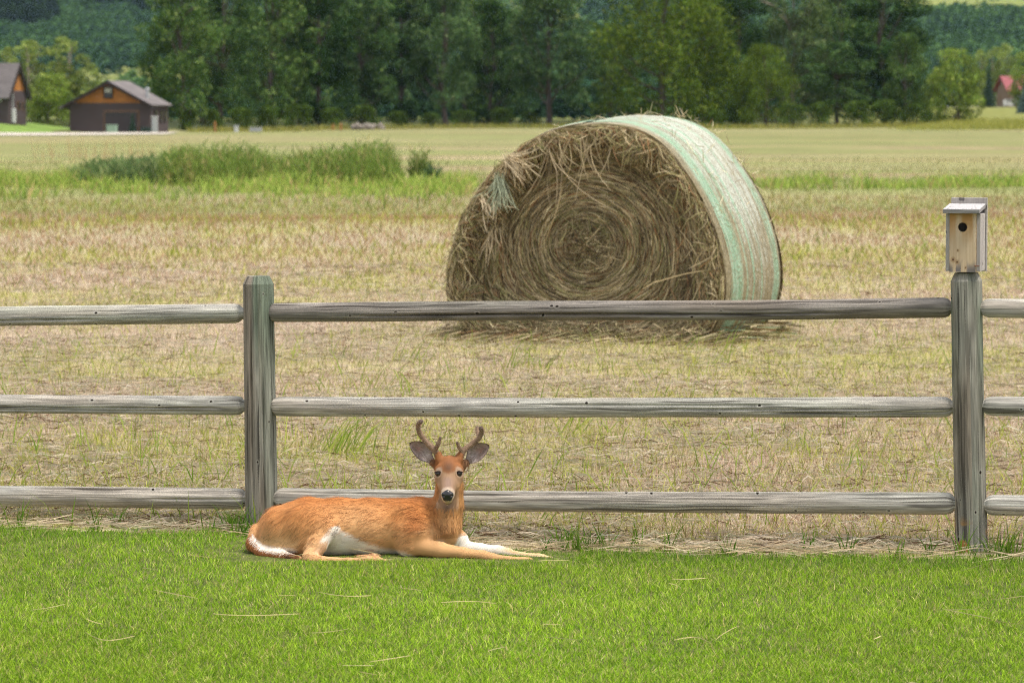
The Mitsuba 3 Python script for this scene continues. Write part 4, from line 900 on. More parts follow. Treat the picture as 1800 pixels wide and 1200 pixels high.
n = 1300; aa = rng.random(n); q = CEN + (outl(aa) - CEN) * rng.uniform(.92, .968, n)[:, None]; tang = norm(outl(aa + .01) - outl(aa)) * rng.choice([-1, 1], n)[:, None]
inw = norm(CEN - q); al = rng.normal(0, .5, n)
d3 = bworld(*(tang * np.cos(al)[:, None] + inw * (np.abs(np.sin(al)) * .5)[:, None]).T, rng.normal(.15, .55, n)) - BC; tt = np.linspace(0, 1, 5); ln = rng.uniform(.06, .22, n)
q2 = q[:, None] + (tang * np.cos(al)[:, None] + inw * (np.abs(np.sin(al)) * .5)[:, None])[:, None] * (ln[:, None] * tt)[..., None]
P = bworld(q2[..., 0], np.maximum(q2[..., 1], .012), (-.075 - rng.uniform(0, .03, n))[:, None] + rng.normal(0.02, .12, n)[:, None] * ln[:, None] * tt)
g4 = ribbons(P, rng.uniform(.004, .0075, n), norm(rng.normal(0, .6, (n, 3))), haycol(n, .35, .2), .5)
g1 = join([g1, g4])
putc('hay_bale__stray_stem', join([g1, g2, g3]), 'mat_hay'); tag('hay_bale__stray_stem', 'stray stems poking through the net and lying round the foot', kind='stuff')
# ------------------------------------------------------------------ trees, shrubs and the wooded hills
def leaves(c, n_, size, rng, col, up=0.4, out=None, asp=0.62):
    nrm = norm(rng.normal(0, 1, (n_, 3)) + np.array([0, 0, up]) + (0 if out is None else out))
    a = norm(np.cross(nrm, rng.normal(0, 1, (n_, 3)))); b = np.cross(nrm, a); s = size * rng.uniform(.65, 1.25, n_)
    a = a * (s / 2)[:, None]; b = b * (s * asp / 2)[:, None]
    v = np.stack([c - a, c - b, c + a, c + b], 1).reshape(-1, 3)
    return v, (np.arange(n_)[:, None, None] * 4 + np.array([[0, 1, 2], [0, 2, 3]])).reshape(-1, 3), np.repeat(col, 4, 0)
def tree_group(name, seed, H, W, prof, n_clump, per, leaf, cols, trunk_r, low=0.10, clump=(.8, 1.6), limbs=14, bark=S(104, 94, 88), droop=0.0, bare=0):
    rng = np.random.default_rng(seed); cols = [np.asarray(q) * [1.07, 1, .84] for q in cols]
    z = low + (1 - low) * rng.random(n_clump) ** .9; r = np.interp(z, [p[0] for p in prof], [p[1] for p in prof]) * W / 2
    az = rng.uniform(0, 6.283, n_clump); rad = r * np.sqrt(rng.uniform(.12, 1, n_clump))
    C = np.stack([np.cos(az) * rad, np.sin(az) * rad, z * H], 1)
    R = rng.uniform(*clump, n_clump) * (0.65 + .45 * r / (W / 2)); C[:, 2] = np.minimum(C[:, 2], H - R * .5); C[:, 2] = np.maximum(C[:, 2], R * .6 + .1)
    ls = []
    for c, q in zip(C, R):
        m = int(per * (q / np.mean(clump)) ** 2 * rng.uniform(.7, 1.2)); d = norm(rng.normal(0, 1, (m, 3))); rr = q * rng.uniform(.25, 1, m) ** .5
        rr = np.where(rng.random(m) < .75, q * rng.uniform(.72, 1.02, m), rr); p = c + d * rr[:, None] * [1, 1, .66] + np.array([0, 0, -1.0]) * (droop * rng.random(m) ** 2 * q * 1.4)[:, None]
        p = p + .35 * q * (np.stack([nnoise(*(p * .9).T + k * 19.) for k in range(3)], 1) - .5)
        p[:, 2] = np.maximum(p[:, 2], .05)
        co = lerp(cols[0], cols[1], rng.random(m)[:, None] * .8 + .2 * rng.random()); co = lerp(co, cols[2], (rng.random(m) < .16)[:, None] * .8) * rng.uniform(.55, 1.35)
        ls.append(leaves(p, m, leaf, rng, co * rng.uniform(.8, 1.15, m)[:, None], .45, d * .5))
    crown = join(ls)
    ts = []
    zt = np.linspace(-.3, .86 * H, 12); wob = np.stack([nnoise(zt * .25, seed), nnoise(zt * .25, seed + 9.5)], 1) - .5
    tp = np.stack([wob[:, 0] * W * .12, wob[:, 1] * W * .12, zt], 1); tr = trunk_r * .72 * (1.25 - zt / H) * np.where(zt < .4, 1.25, 1)
    ts.append((*tube(tp, np.maximum(tr, .03), 8),))
    for k in rng.choice(n_clump, min(limbs, n_clump), replace=False):
        c = C[k]; h0 = min(c[2] * rng.uniform(.45, .75), .8 * H); i0 = int(np.argmin(np.abs(zt - h0))); a = tp[i0]
        mid = (a + c) / 2 + np.array([0, 0, -.12 * np.linalg.norm(c - a)]); ts.append((*tube(spline([a, mid, c], 6), np.linspace(tr[i0] * .5, .03, 6), 6),))
    for k in range(bare):                                                        # dead pale limbs breaking out of the leaves
        a = tp[rng.integers(5, 9)]; d = norm(np.array([rng.normal(), -abs(rng.normal(.8, .3)), rng.uniform(.1, .9)])); e = a + d * W * rng.uniform(.42, .62)
        ts.append((*tube(spline([a, (a + e) / 2 + [0, 0, .5], e], 7), np.linspace(.13, .03, 7), 6),))
        for _ in range(2):
            e2 = (a + e) / 2 + [0, 0, .5]; ts.append((*tube([e2, e2 + d * W * .12 + rng.normal(0, .5, 3)], [.05, .02], 5),))
    trunk = join([(v, f, np.tile(bark, (len(v), 1)) * (.7 + .6 * nnoise(*(v * [3, 3, 1.2]).T))[:, None]) for v, f in ts])
    scene[name] = {'type': 'shapegroup',
                   'trunk': mikit.ply((trunk[0], trunk[1]), 'mat_bark', True, color=np.clip(trunk[2], .01, .9)),
                   'crown': mikit.ply((crown[0], crown[1]), 'mat_leaf', False, color=np.clip(crown[2], .004, .9))}
COTTON = [(0, .55), (.12, .8), (.35, 1), (.6, .95), (.85, .6), (1, .2)]
TALL = [(0, .5), (.15, .75), (.5, 1), (.8, .75), (1, .25)]
ROUND = [(0, .7), (.25, 1), (.6, .95), (.85, .65), (1, .25)]
g0, g1, g2 = S(56, 86, 50), S(96, 128, 72), S(146, 172, 110)
tree_group('group_cottonwood_a', 1, 15, 9, COTTON, 78, 175, .34, (g0, g1, g2), .32, clump=(.9, 1.7), bare=2)
tree_group('group_cottonwood_b', 2, 16, 8, TALL, 78, 175, .34, (S(48, 78, 50), S(84, 116, 70), S(130, 158, 104)), .30, clump=(.9, 1.6), bare=1)
tree_group('group_cottonwood_c', 3, 15, 9, COTTON, 74, 175, .34, (S(60, 92, 60), S(98, 130, 86), S(138, 164, 120)), .34, low=.16, clump=(.9, 1.7))
tree_group('group_willow', 4, 14, 11, [(0, .75), (.15, .95), (.4, 1), (.7, .85), (1, .3)], 110, 170, .30, (S(72, 100, 40), S(108, 134, 56), S(146, 166, 82)), .36, low=.06, clump=(1.0, 1.8), droop=.8)
tree_group('group_dark_tree', 5, 16, 7.5, TALL, 95, 150, .32, (S(36, 64, 38), S(60, 90, 52), S(98, 126, 76)), .28, low=.05, clump=(.9, 1.5))
tree_group('group_silver_tree', 6, 15, 8, TALL, 80, 140, .32, (S(72, 98, 60), S(104, 128, 86), S(146, 164, 124)), .26, low=.14, clump=(.8, 1.5), bark=S(150, 140, 130), bare=5)
tree_group('group_round_tree', 7, 7, 5.4, ROUND, 60, 120, .26, (S(100, 130, 62), S(138, 164, 84), S(180, 196, 116)), .14, low=.05, clump=(.6, 1.1))
tree_group('group_slim_tree', 8, 7.4, 3.4, TALL, 46, 110, .24, (S(110, 136, 74), S(146, 166, 100), S(182, 194, 130)), .10, low=.06, clump=(.45, .85), bark=S(176, 164, 150))
tree_group('group_shrub', 9, 2.6, 3.2, ROUND, 34, 100, .20, (S(60, 88, 42), S(90, 116, 58), S(120, 144, 76)), .05, low=.03, clump=(.4, .8), limbs=4)
def spruce_group(name, seed, H, W, cols, needle=.22):
    rng = np.random.default_rng(seed); ls = []; ts = [tube([[0, 0, -.2], [0, 0, H * .97]], [.13 * H / 6, .015], 7)]
    for z in np.arange(.04 * H, H * .98, H / 26):
        rr = W / 2 * (1 - z / H) ** .85 + .06; nb = max(5, int(rr * 9)); a0 = rng.random() * 6
        for k in range(nb):
            a = a0 + k * 6.283 / nb + rng.normal(0, .15); L_ = rr * rng.uniform(.75, 1.1); m = int(16 + 24 * L_); t = rng.random(m) ** .7
            p = np.stack([np.cos(a) * L_ * t, np.sin(a) * L_ * t, z - .28 * L_ * t + .12 * L_ * t ** 2], 1) + rng.normal(0, .06, (m, 3)) * (1 + L_ * .5)
            p[:, 2] = np.maximum(p[:, 2], .03)
            ls.append(leaves(p, m, needle, rng, lerp(cols[0], cols[1], rng.random(m)[:, None]) * rng.uniform(.75, 1.15, m)[:, None], .3, None, .4))
    crown = join(ls)
    scene[name] = {'type': 'shapegroup', 'trunk': mikit.ply(ts[0], 'mat_bark', True, color=np.tile(S(96, 78, 64), (len(ts[0][0]), 1))),
                   'crown': mikit.ply((crown[0], crown[1]), 'mat_leaf', False, color=np.clip(crown[2], .004, .9))}
spruce_group('group_spruce', 21, 5.5, 2.8, (S(52, 76, 60), S(86, 108, 94)))
spruce_group('group_blue_spruce', 22, 4.4, 3.0, (S(84, 108, 104), S(128, 152, 148)))
HEIGHT = dict(cottonwood_a=15, cottonwood_b=16, cottonwood_c=15, willow=14, dark_tree=16, silver_tree=15, round_tree=7, slim_tree=7.4, shrub=2.6, spruce=5.5, blue_spruce=4.4)
WIDTH = dict(cottonwood_a=9, cottonwood_b=8, cottonwood_c=9, willow=11, dark_tree=7.5, silver_tree=8, round_tree=5.4, slim_tree=3.4, shrub=3.2, spruce=2.8, blue_spruce=3.0)
def plant(name, kind, px, Y, wpx, top, label, cat, rot, group=None):
    x = (px - 900) / F * Y; z0 = float(gz(x, Y)); s = Y / F
    h = (CAMZ + (HOR - top) * s) - z0
    sx = wpx * s / WIDTH[kind] * 0.92; sz = h / HEIGHT[kind]
    key = name
    if key in scene:
        i = 1
        while f'{name}_{i:03d}' in scene: i += 1
        key = f'{name}_{i:03d}'
    scene[key] = {'type': 'instance', 'shapegroup': {'type': 'ref', 'id': 'group_' + kind},
                  'to_world': T().translate([float(x), float(Y), z0]).rotate([0, 0, 1], rot).scale([float(sx), float(sx), float(sz)])}
    tag(key, label, cat, group)
TR = 'tree'
plant('cottonwood_tree', 'cottonwood_a', 318, 283, 150, -62, 'big cottonwood with grey trunk and bare limb right behind the small brown garage', TR, 20)
plant('cottonwood_tree', 'cottonwood_b', 395, 300, 140, -58, 'second tall tree of the row, to the right of the garage', TR, 200)
plant('cottonwood_tree', 'cottonwood_a', 478, 318, 170, -66, 'broad green tree above the left fence post', TR, 130)
plant('dark_tree', 'dark_tree', 560, 322, 150, -70, 'dark tree rising above the tall reeds', TR, 75)
plant('cottonwood_tree', 'cottonwood_b', 632, 330, 140, -62, 'tall dense tree above the right end of the reeds', TR, 310)
plant('dark_tree', 'dark_tree', 706, 345, 130, -58, 'dark tree above the single reed tuft, left of the bale', TR, 250)
plant('cottonwood_tree', 'cottonwood_c', 782, 342, 150, -66, 'tree with a tall bare trunk seen left of the bale', TR, 15)
plant('dark_tree', 'dark_tree', 862, 352, 120, 4, 'narrow dark tree between two lighter crowns, left above the bale', TR, 160)
plant('cottonwood_tree', 'cottonwood_c', 968, 330, 178, -48, 'grey-green tree with one straight trunk rising behind the left of the bale', TR, 100)
plant('willow_tree', 'willow', 1166, 322, 262, -64, 'wide yellow-green willow behind the right half of the bale', TR, 40)
plant('dark_tree', 'dark_tree', 1302, 350, 120, -66, 'dark tree in the gap right of the yellow-green willow', TR, 20)
plant('willow_tree', 'willow', 1345, 318, 120, 78, 'low bright green willow in front of the dark trees, right of the bale', TR, 220)
plant('silver_tree', 'silver_tree', 1400, 336, 150, -60, 'tree with silvery dead limbs spreading from its top', TR, 0)
plant('cottonwood_tree', 'cottonwood_b', 1468, 325, 140, 76, 'shorter mid-green tree below the silvery dead limbs', TR, 60)
plant('dark_tree', 'dark_tree', 1552, 330, 170, -60, 'tall dark tree that ends the row on the right', TR, 330)
plant('cottonwood_tree', 'cottonwood_a', 1590, 322, 90, 60, 'lower crown leaning out at the right end of the row', TR, 280)
plant('round_tree', 'round_tree', 1680, 318, 98, 86, 'lone rounded light green tree right of the tree row', TR, 10)
plant('round_tree', 'round_tree', 1636, 326, 44, 130, 'small pale tree tucked between the row and the lone round tree', TR, 190)
plant('slim_tree', 'slim_tree', 52, 305, 84, 72, 'slim pale tree next to the gable of the cut-off house', TR, 0)
plant('slim_tree', 'slim_tree', 120, 312, 80, 66, 'slim pale tree with pointed top, between house and garage', TR, 90)
plant('round_tree', 'round_tree', 88, 288, 84, 128, 'bushy tree filling the gap between house and garage', TR, 140)
plant('slim_tree', 'slim_tree', 160, 345, 50, 112, 'light tree whose top shows just left above the garage roof', TR, 210)
plant('slim_tree', 'slim_tree', 12, 330, 50, 84, 'pale tree rising behind the roof of the cut-off house', TR, 300)
for i, (px_, y_, k_, w_, t_) in enumerate(((350, 385, 'cottonwood_b', 150, -40), (520, 400, 'cottonwood_a', 170, -50), (660, 405, 'cottonwood_c', 160, -50), (820, 400, 'cottonwood_a', 170, -46), (900, 410, 'cottonwood_b', 120, 20), (1075, 415, 'cottonwood_b', 110, 44), (1240, 400, 'dark_tree', 150, -50), (1480, 400, 'cottonwood_a', 160, -50))):
    plant('back_tree', k_, px_, y_, w_, t_, 'second-row tree seen only through gaps ' + ('behind the second tall tree of the row', 'behind the broad tree above the left fence post', 'behind the tree above the reeds', 'behind the bare-trunked tree left of the bale', 'behind the narrow dark tree', 'left of the yellow-green willow', 'right of the yellow-green willow', 'under the silvery dead limbs')[i], TR, 47 * i, 'trees of the second row')
plant('spruce_tree', 'spruce', 1736, 420, 30, 124, 'slim dark spruce right of the lone round tree', 'spruce', 0)
plant('spruce_tree', 'blue_spruce', 1800, 372, 40, 150, 'pale blue spruce cut by the right edge', 'spruce', 50)
plant('round_tree', 'round_tree', 1799, 440, 58, 92, 'dark leafy tree in front of the red roof at the right edge', TR, 70)
plant('slim_tree', 'slim_tree', 1768, 590, 44, 78, 'light tree rising behind the red roof', TR, 120)
plant('slim_tree', 'slim_tree', 1722, 560, 34, 88, 'thin pale-trunked tree behind the dark spruce', TR, 20)
plant('slim_tree', 'slim_tree', 1745, 600, 50, 84, 'leafy tree between the dark spruce and the red roof', TR, 250)
SH = [(330, 282, 40, 196), (372, 285, 44, 192), (425, 296, 50, 190), (470, 300, 50, 186), (525, 308, 56, 184), (585, 316, 50, 190), (640, 322, 56, 186), (700, 332, 40, 196), (758, 334, 42, 198), (815, 336, 44, 194), (880, 336, 50, 190), (930, 330, 40, 196),
      (1262, 316, 40, 194), (1300, 318, 46, 186), (1392, 316, 56, 184), (1440, 318, 50, 180), (1506, 318, 56, 178), (1556, 320, 60, 176), (1604, 318, 50, 182), (1628, 316, 30, 196)]
SHP = ['right behind the garage corner', 'left of the tallest orange stake', 'above the white pedestal', 'above the metal trough', 'between the trough and the two orange stakes', 'behind the two orange stakes', 'behind the rock pile', 'right of the rock pile', 'above the single reed tuft', 'at the foot of the bare-trunked tree', "at the bale's upper left, left of the straight trunk", 'at the foot of the straight-trunked grey-green tree',
       'just right of the bale top', 'behind the low bright willow, left side', 'under the silvery dead limbs', 'at the foot of the shorter mid-green tree, left side', 'at the foot of the shorter mid-green tree, right side', 'under the tall dark tree that ends the row', 'at the right end of the tree row', 'left of the lone rounded tree']
SHL = ['dark green shrub ' + q for q in SHP]
for i, (px_, y_, w_, t_) in enumerate(SH):
    plant('shrub', 'shrub', px_, y_, w_, t_, SHL[i], 'shrub', 73 * i, 'shrubs at the foot of the tree row')
plant('spruce_tree', 'spruce', 234, 262, 17, 200, 'young spruce standing in front of the garage door', 'spruce', 0)

# hillside woods: bushy crowns by the thousand, dark pines in stands
def low_crown(seed, n_, size, cols, cone=False):
    rng = np.random.default_rng(seed)
    if cone:
        z = rng.random(n_) ** 1.3; r = (1 - z) * .24 * np.sqrt(rng.random(n_)) + .02; a = rng.uniform(0, 6.3, n_); p = np.stack([np.cos(a) * r, np.sin(a) * r, .04 + .96 * z], 1)
    else:
        k = rng.integers(0, 7, n_); cc = np.stack([rng.normal(0, .22, 7), rng.normal(0, .22, 7), rng.uniform(.25, .72, 7)], 1)
        p = cc[k] + norm(rng.normal(0, 1, (n_, 3))) * rng.uniform(.5, 1, (n_, 1)) * [.27, .27, .25]; p[:, 2] = np.maximum(p[:, 2], .03)
    return leaves(p, n_, size, rng, lerp(cols[0], cols[1], rng.random(n_)[:, None]) * rng.uniform(.75, 1.15, n_)[:, None], .5, None, .8)
fw = [('hill_bush_a', low_crown(1, 110, .22, (S(80, 114, 66), S(116, 148, 88)))), ('hill_bush_b', low_crown(2, 110, .22, (S(60, 92, 60), S(90, 122, 76)))), ('hill_bush_c', low_crown(3, 110, .22, (S(48, 76, 56), S(74, 102, 72)))), ('hill_pine', low_crown(4, 120, .15, (S(38, 58, 40), S(58, 78, 54)), True))]
for k_, m_ in fw:
    scene['group_' + k_] = {'type': 'shapegroup', 'crown': mikit.ply((m_[0], m_[1]), 'mat_leaf', False, color=np.clip(m_[2], .004, .9))}
rng = np.random.default_rng(77)
cnt = {'far_woods': 0, 'far_pines': 0}
def scatter(n_, px0, px1, y0, y1, keep, size, pines=None):
    y = np.sqrt(rng.uniform(y0 ** 2, y1 ** 2, n_)); px_ = rng.uniform(px0, px1, n_); x = (px_ - 900) / F * y
    k = rng.random(n_) < keep(x, y, px_)
    for a, b, q in zip(x[k], y[k], px_[k]):
        pine = pines is not None and rng.random() < pines(a, b)
        nm = 'far_pines' if pine else 'far_woods'; cnt[nm] += 1
        kind = 'hill_pine' if pine else ('hill_bush_a', 'hill_bush_b', 'hill_bush_c')[int(min(2, 3.6 * nnoise(a * .02, b * .006, 3.3) * rng.uniform(.6, 1.3)))]
        s = rng.uniform(*size) * (1.9 if pine else 1); w = s * rng.uniform(.9, 1.5) * (1 if not pine else .8)
        scene[f'{nm}__{cnt[nm]:04d}'] = {'type': 'instance', 'shapegroup': {'type': 'ref', 'id': 'group_' + kind}, 'to_world': T().translate([float(a), float(b), float(gz(a, b)) - .1]).rotate([0, 0, 1], float(rng.uniform(0, 360))).scale([float(w), float(w), float(s)])}
dens = lambda x, y, p: np.clip(.50 + .9 * sstep(.30, .55, nnoise(x * .012 + 2, y * .004, 5.5)), 0, 1) * np.where((p > 1560) & (y > 1490) & (y < 1740), .03, 1) * np.where((p < 420) & (y > 1010) & (y < 1120), .06, 1)
def pn(x, y):
    p = 900 + x / y * F + 30 * (nnoise(x * .02, y * .02) - .5)
    return .92 if (y > 1430 and p < 92) or (y > 1590 and 150 < p < 300) or (1540 < y < 1600 and 236 < p < 285) else 0.0
scatter(4600, -120, 470, 700, 1900, dens, (3.6, 6.4), pn)
scatter(2700, 1540, 1920, 700, 1950, dens, (3.8, 6.8))
scatter(1500, 470, 1540, 560, 1900, lambda x, y, p: np.full(len(x), .8), (7, 11), pn)
scatter(420, 300, 1610, 425, 600, lambda x, y, p: np.full(len(x), .9), (2.5, 5.5))
scatter(140, -120, 420, 420, 640, lambda x, y, p: np.full(len(x), .7), (2.5, 5))
tag('far_woods', 'bushy green woods covering the hazy hills', 'woods', kind='stuff'); tag('far_pines', 'dark pine stands on the hazy hillside', 'pine woods', kind='stuff')

# reeds and tall grass by the ditch
rng = np.random.default_rng(51)
def reed_mass(spec, n_, hfun, cols, wide):
    x0_, x1_, ym, ysd = spec
    pxs = rng.uniform(x0_, x1_, n_); y = ym + rng.normal(0, ysd, n_); x = (pxs - 900) / F * y
    h = hfun(pxs) * rng.uniform(.45, 1.08, n_) * (.75 + .5 * nnoise(x * .9, y * .7, 3)); k = h > .12; x, y, h = x[k], y[k], h[k]; m = len(x)
    col = lerp(lerp(cols[0], cols[1], rng.random(m)[:, None]), cols[2], (rng.random(m) < .18)[:, None] * .8) * rng.uniform(.8, 1.12, m)[:, None]
    stalk = blades(np.stack([x, y, gz(x, y)], 1), h, np.full(m, wide), rng.uniform(0, 6.3, m), rng.uniform(.0, .22, m), rng.uniform(0, .5, m), col, rng)
    lf_n = m * 2; i = rng.integers(0, m, lf_n); zf = rng.uniform(.25, .98, lf_n)
    p = np.stack([x[i], y[i], gz(x[i], y[i]) + h[i] * zf], 1) + rng.normal(0, .03, (lf_n, 3)) * [1, 1, 0]
    lf_ = blades(p, rng.uniform(.12, .26, lf_n), np.full(lf_n, wide * 1.5), rng.uniform(0, 6.3, lf_n), rng.uniform(.2, .8, lf_n), rng.uniform(0, .8, lf_n), np.clip(col[i] * rng.uniform(.8, 1.2, (lf_n, 1)), .01, .9), rng)
    return [stalk, lf_]
tall = lambda p: np.interp(p, [270, 330, 400, 470, 488, 500, 560, 640, 690, 702], [.60, .76, .88, .88, .66, .70, .78, .86, .88, .3])
low_ = lambda p: np.interp(p, [120, 170, 230, 270, 330], [.16, .42, .60, .62, .5])
rp = reed_mass((285, 705, 86.5, 1.0), 4200, tall, (S(104, 134, 62), S(150, 172, 88), S(178, 164, 112)), .020)
putc('reeds', join(rp), 'mat_blade'); tag('reeds', 'dense stand of tall green reeds in the mown field', 'reeds', kind='stuff')
rp = reed_mass((128, 330, 87.5, .9), 2300, low_, (S(92, 120, 74), S(132, 154, 98), S(154, 162, 112)), .03)
putc('weed_thicket', join(rp), 'mat_blade'); tag('weed_thicket', 'lower dark green weed thicket at the left end of the reeds', 'weeds', kind='stuff')
rp = reed_mass((722, 752, 86.5, .15), 110, lambda p: np.full(len(p), 1.0), (S(110, 134, 70), S(152, 168, 96), S(180, 168, 120)), .022)
putc('reed_tuft', join(rp), 'mat_blade'); tag('reed_tuft', 'single tall reed tuft standing apart right of the reed stand', 'reed tuft')
rp = reed_mass((748, 772, 85.5, .12), 90, lambda p: np.full(len(p), .34), (S(62, 90, 62), S(92, 116, 82), S(112, 130, 92)), .03)
putc('weed_tuft', join(rp), 'mat_blade'); tag('weed_tuft', 'small dark weed tuft next to the single reed tuft', 'weed tuft')
n = 190; y = rng.normal(128, 5, n); x = (rng.uniform(60, 330, n) - 900) / F * y
st_ = blades(np.stack([x, y, gz(x, y)], 1), rng.uniform(.3, .95, n), np.full(n, .014), rng.uniform(0, 6.3, n), rng.uniform(0, .25, n), rng.uniform(0, .3, n), np.tile(S(202, 172, 130), (n, 1)), rng)
n = 3800; y = rng.uniform(292, 326, n); x = (rng.uniform(1560, 1860, n) - 900) / F * y
sb_ = blades(np.stack([x, y, gz(x, y)], 1), rng.uniform(.25, .75, n) * sstep(1540, 1680, 900 + x / y * F), np.full(n, .07), rng.uniform(0, 6.3, n), rng.uniform(0, .4, n), rng.uniform(0, .5, n), lerp(S(150, 158, 74), S(188, 184, 104), rng.random(n)[:, None]), rng)
n = 5200; pq = rng.uniform(330, 1640, n); y = np.interp(pq, [330, 620, 1640], [262, 296, 312]) + rng.normal(0, 3.5, n); x = (pq - 900) / F * y
se_ = blades(np.stack([x, y, gz(x, y)], 1), rng.uniform(.15, .55, n), np.full(n, .06), rng.uniform(0, 6.3, n), rng.uniform(0, .4, n), rng.uniform(0, .5, n), lerp(S(140, 150, 66), S(186, 176, 104), rng.random(n)[:, None]) * rng.uniform(.7, 1.05, n)[:, None], rng)
putc('rough_grass', join([st_, sb_, se_]), 'mat_blade'); tag('rough_grass', 'dry rough grass along the far edges of the field', 'grass', kind='stuff')

# ------------------------------------------------------------------ lawn, drive and buildings at the far left
def sheet(key, x0, x1, y0, y1, nx, ny, dz, mat):
    put(key, grid_sheet(np.linspace(x0, x1, nx), np.linspace(y0, y1, ny), lambda a, b: gz(a, b) + dz), mat, True); tag(key, kind='structure')
M('mat_house_lawn', proc(lambda p, n, uv: mix([0.10, 0.17, 0.035], [0.16, 0.23, 0.06], fbm(p.x * .8, p.y * .6))), .95, .1)
M('mat_gravel', proc(lambda p, n, uv: mix([0.30, 0.27, 0.235], [0.46, 0.43, 0.385], fbm(p.x * 3, p.y * 3))), .95, .1)
sheet('house_lawn', -48, -31.2, 252, 292, 30, 30, .05, 'mat_house_lawn')
sheet('gravel_drive', -46, -22.5, 241, 251.5, 30, 8, .05, 'mat_gravel')
sheet('gravel_road', 48, 66, 436, 452, 10, 4, .05, 'mat_gravel')
def siding(a, b, freq):
    return proc(lambda p, n, uv: mix(a, b, noise(p.x * 1.5, p.y * 1.5, p.z * freq) * .6 + .4 * smoothstep(.85, 1., p.z * freq / 2 - dr.floor(p.z * freq / 2))))
M('mat_brown_siding', siding([0.085, 0.066, 0.069], [0.115, 0.090, 0.093], 9.), .8, .2)
M('mat_cedar', proc(lambda p, n, uv: mix([0.38, 0.150, 0.040], [0.52, 0.235, 0.075], mikit.cell_rand(p.x * 3.5, p.z * 4.5) * .7 + .3 * noise(p.x * 9, p.z * 9))), .8, .2)
M('mat_shingle', proc(lambda p, n, uv: mix([0.125, 0.115, 0.120], [0.185, 0.170, 0.172], mikit.cell_rand(p.x * 3, p.y * 1.1, p.z * 7) * .6 + .4 * noise(p.x, p.y, p.z * 2))), .9, .15)
M('mat_trim', [0.035, 0.028, 0.028], .7, .2); M('mat_door', [0.060, 0.050, 0.056], .6, .3); M('mat_doorframe', [0.20, 0.12, 0.075], .7, .2)
scene['mat_pane'] = {'type': 'twosided', 'bsdf': {'type': 'principled', 'base_color': {'type': 'rgb', 'value': [.02, .022, .026]}, 'roughness': .08, 'specular': .8}}
M('mat_blind', [0.55, 0.55, 0.52], .8, .2); M('mat_white', [0.62, 0.63, 0.64], .5, .4); M('mat_pale_green', [0.30, 0.42, 0.33], .6, .3); M('mat_dark_green', [0.035, 0.06, 0.05], .6, .3); M('mat_galv', [.42, .44, .46], .45, .4)
def prism(poly_xz, y0, y1):
    """The outline in the xz plane, drawn out along y."""
    from shapely.geometry import Polygon
    m = trimesh.creation.extrude_polygon(Polygon(poly_xz), y1 - y0, engine='earcut')
    v = m.vertices.copy(); m.vertices = np.stack([v[:, 0], y1 - v[:, 2], v[:, 1]], 1); m.fix_normals(); return m
def slab(a, b, c, d, th):
    """A roof slab over the quad a b c d with thickness th below it."""
    q = np.array([a, b, c, d], float); n_ = norm(np.cross(q[1] - q[0], q[3] - q[0])); n_ = n_ if n_[2] > 0 else -n_
    return trimesh.convex.convex_hull(np.vstack([q, q - n_ * th]))
GA = frame([*((np.array([194.5 - 900]) / F * 268)), 268.0, 0.0], math.radians(-11))
gs = 268 / F
def G_(key, m, mat): return put('garage__' + key, moved(m, GA), mat)
w2 = 74 * gs; eh, ph_ = 51 * gs, 90 * gs; Lg = 4.5
tag('garage', 'small brown garage with orange shingled gable and grey roof at the far left', 'garage')
G_('wall', prism([(-w2, -.2), (w2, -.2), (w2, eh), (-w2, eh)], 0, Lg), 'mat_brown_siding')
G_('gable', prism([(-w2 + .02, eh + .003), (w2 - .02, eh + .003), (0, ph_ - .12)], .02, Lg - .02), 'mat_cedar')
oh = .30; sl = (ph_ - eh) / w2; e_ = w2 + oh; ze = ph_ - sl * e_
rfk = G_('roof', slab((0, -.55, ph_), (e_, -.55, ze), (e_, Lg + .2, ze), (0, Lg + .2, ph_), .10), 'mat_shingle')
G_('roof', slab((0, -.55, ph_), (-e_ - .35, -.55, ze - .35 * sl), (-e_ - .35, Lg + .2, ze - .35 * sl), (0, Lg + .2, ph_), .10), 'mat_shingle')
for s_ in (-1, 1): G_('fascia', prism([(0, ph_ - .02), (s_ * e_, ze - .02), (s_ * e_, ze - .24), (0, ph_ - .26)], -.60, -.552), 'mat_trim')
def framed(put_, x, z, w, h, y, fr, pane, name='window', f=.09, split=None, matf='mat_trim'):
    k = put_(name, box(w, .10, h, (x, y - .02, z)), matf)
    put(k + '__pane', moved(box(w - 2 * f, .03, h - 2 * f, (x, y - .08, z)), fr), pane)
    if split: put(k + '__blind', moved(box(w - 2 * f - .02, .02, (h - 2 * f) * .5, (x, y - .115, z + (h - 2 * f) * .25)), fr), split)
    return k
framed(G_, -.10, 69 * gs, 17 * gs, 21 * gs, -.0, GA, 'mat_pane', split='mat_blind')
dx, dw, dh = 21 * gs, 60 * gs, 35 * gs
G_('door_frame', prism([(dx - dw / 2 - .10, 0), (dx + dw / 2 + .10, 0), (dx + dw / 2 + .10, dh + .12), (dx - dw / 2 - .10, dh + .12)], -.05, .02), 'mat_doorframe')
gd = G_('garage_door', box(dw, .06, dh, (dx, -.06, dh / 2)), 'mat_door')
for k in range(4): put(gd + '__panel', moved(box(dw - .06, .03, dh / 4 - .05, (dx, -.095, dh / 4 * (k + .5))), GA), 'mat_door')
for k in range(6): put(gd + '__pane', moved(box(dw / 6 - .12, .02, dh / 4 - .16, (dx - dw / 2 + dw / 6 * (k + .5), -.115, dh / 4 * 3.5)), GA), 'mat_pane')
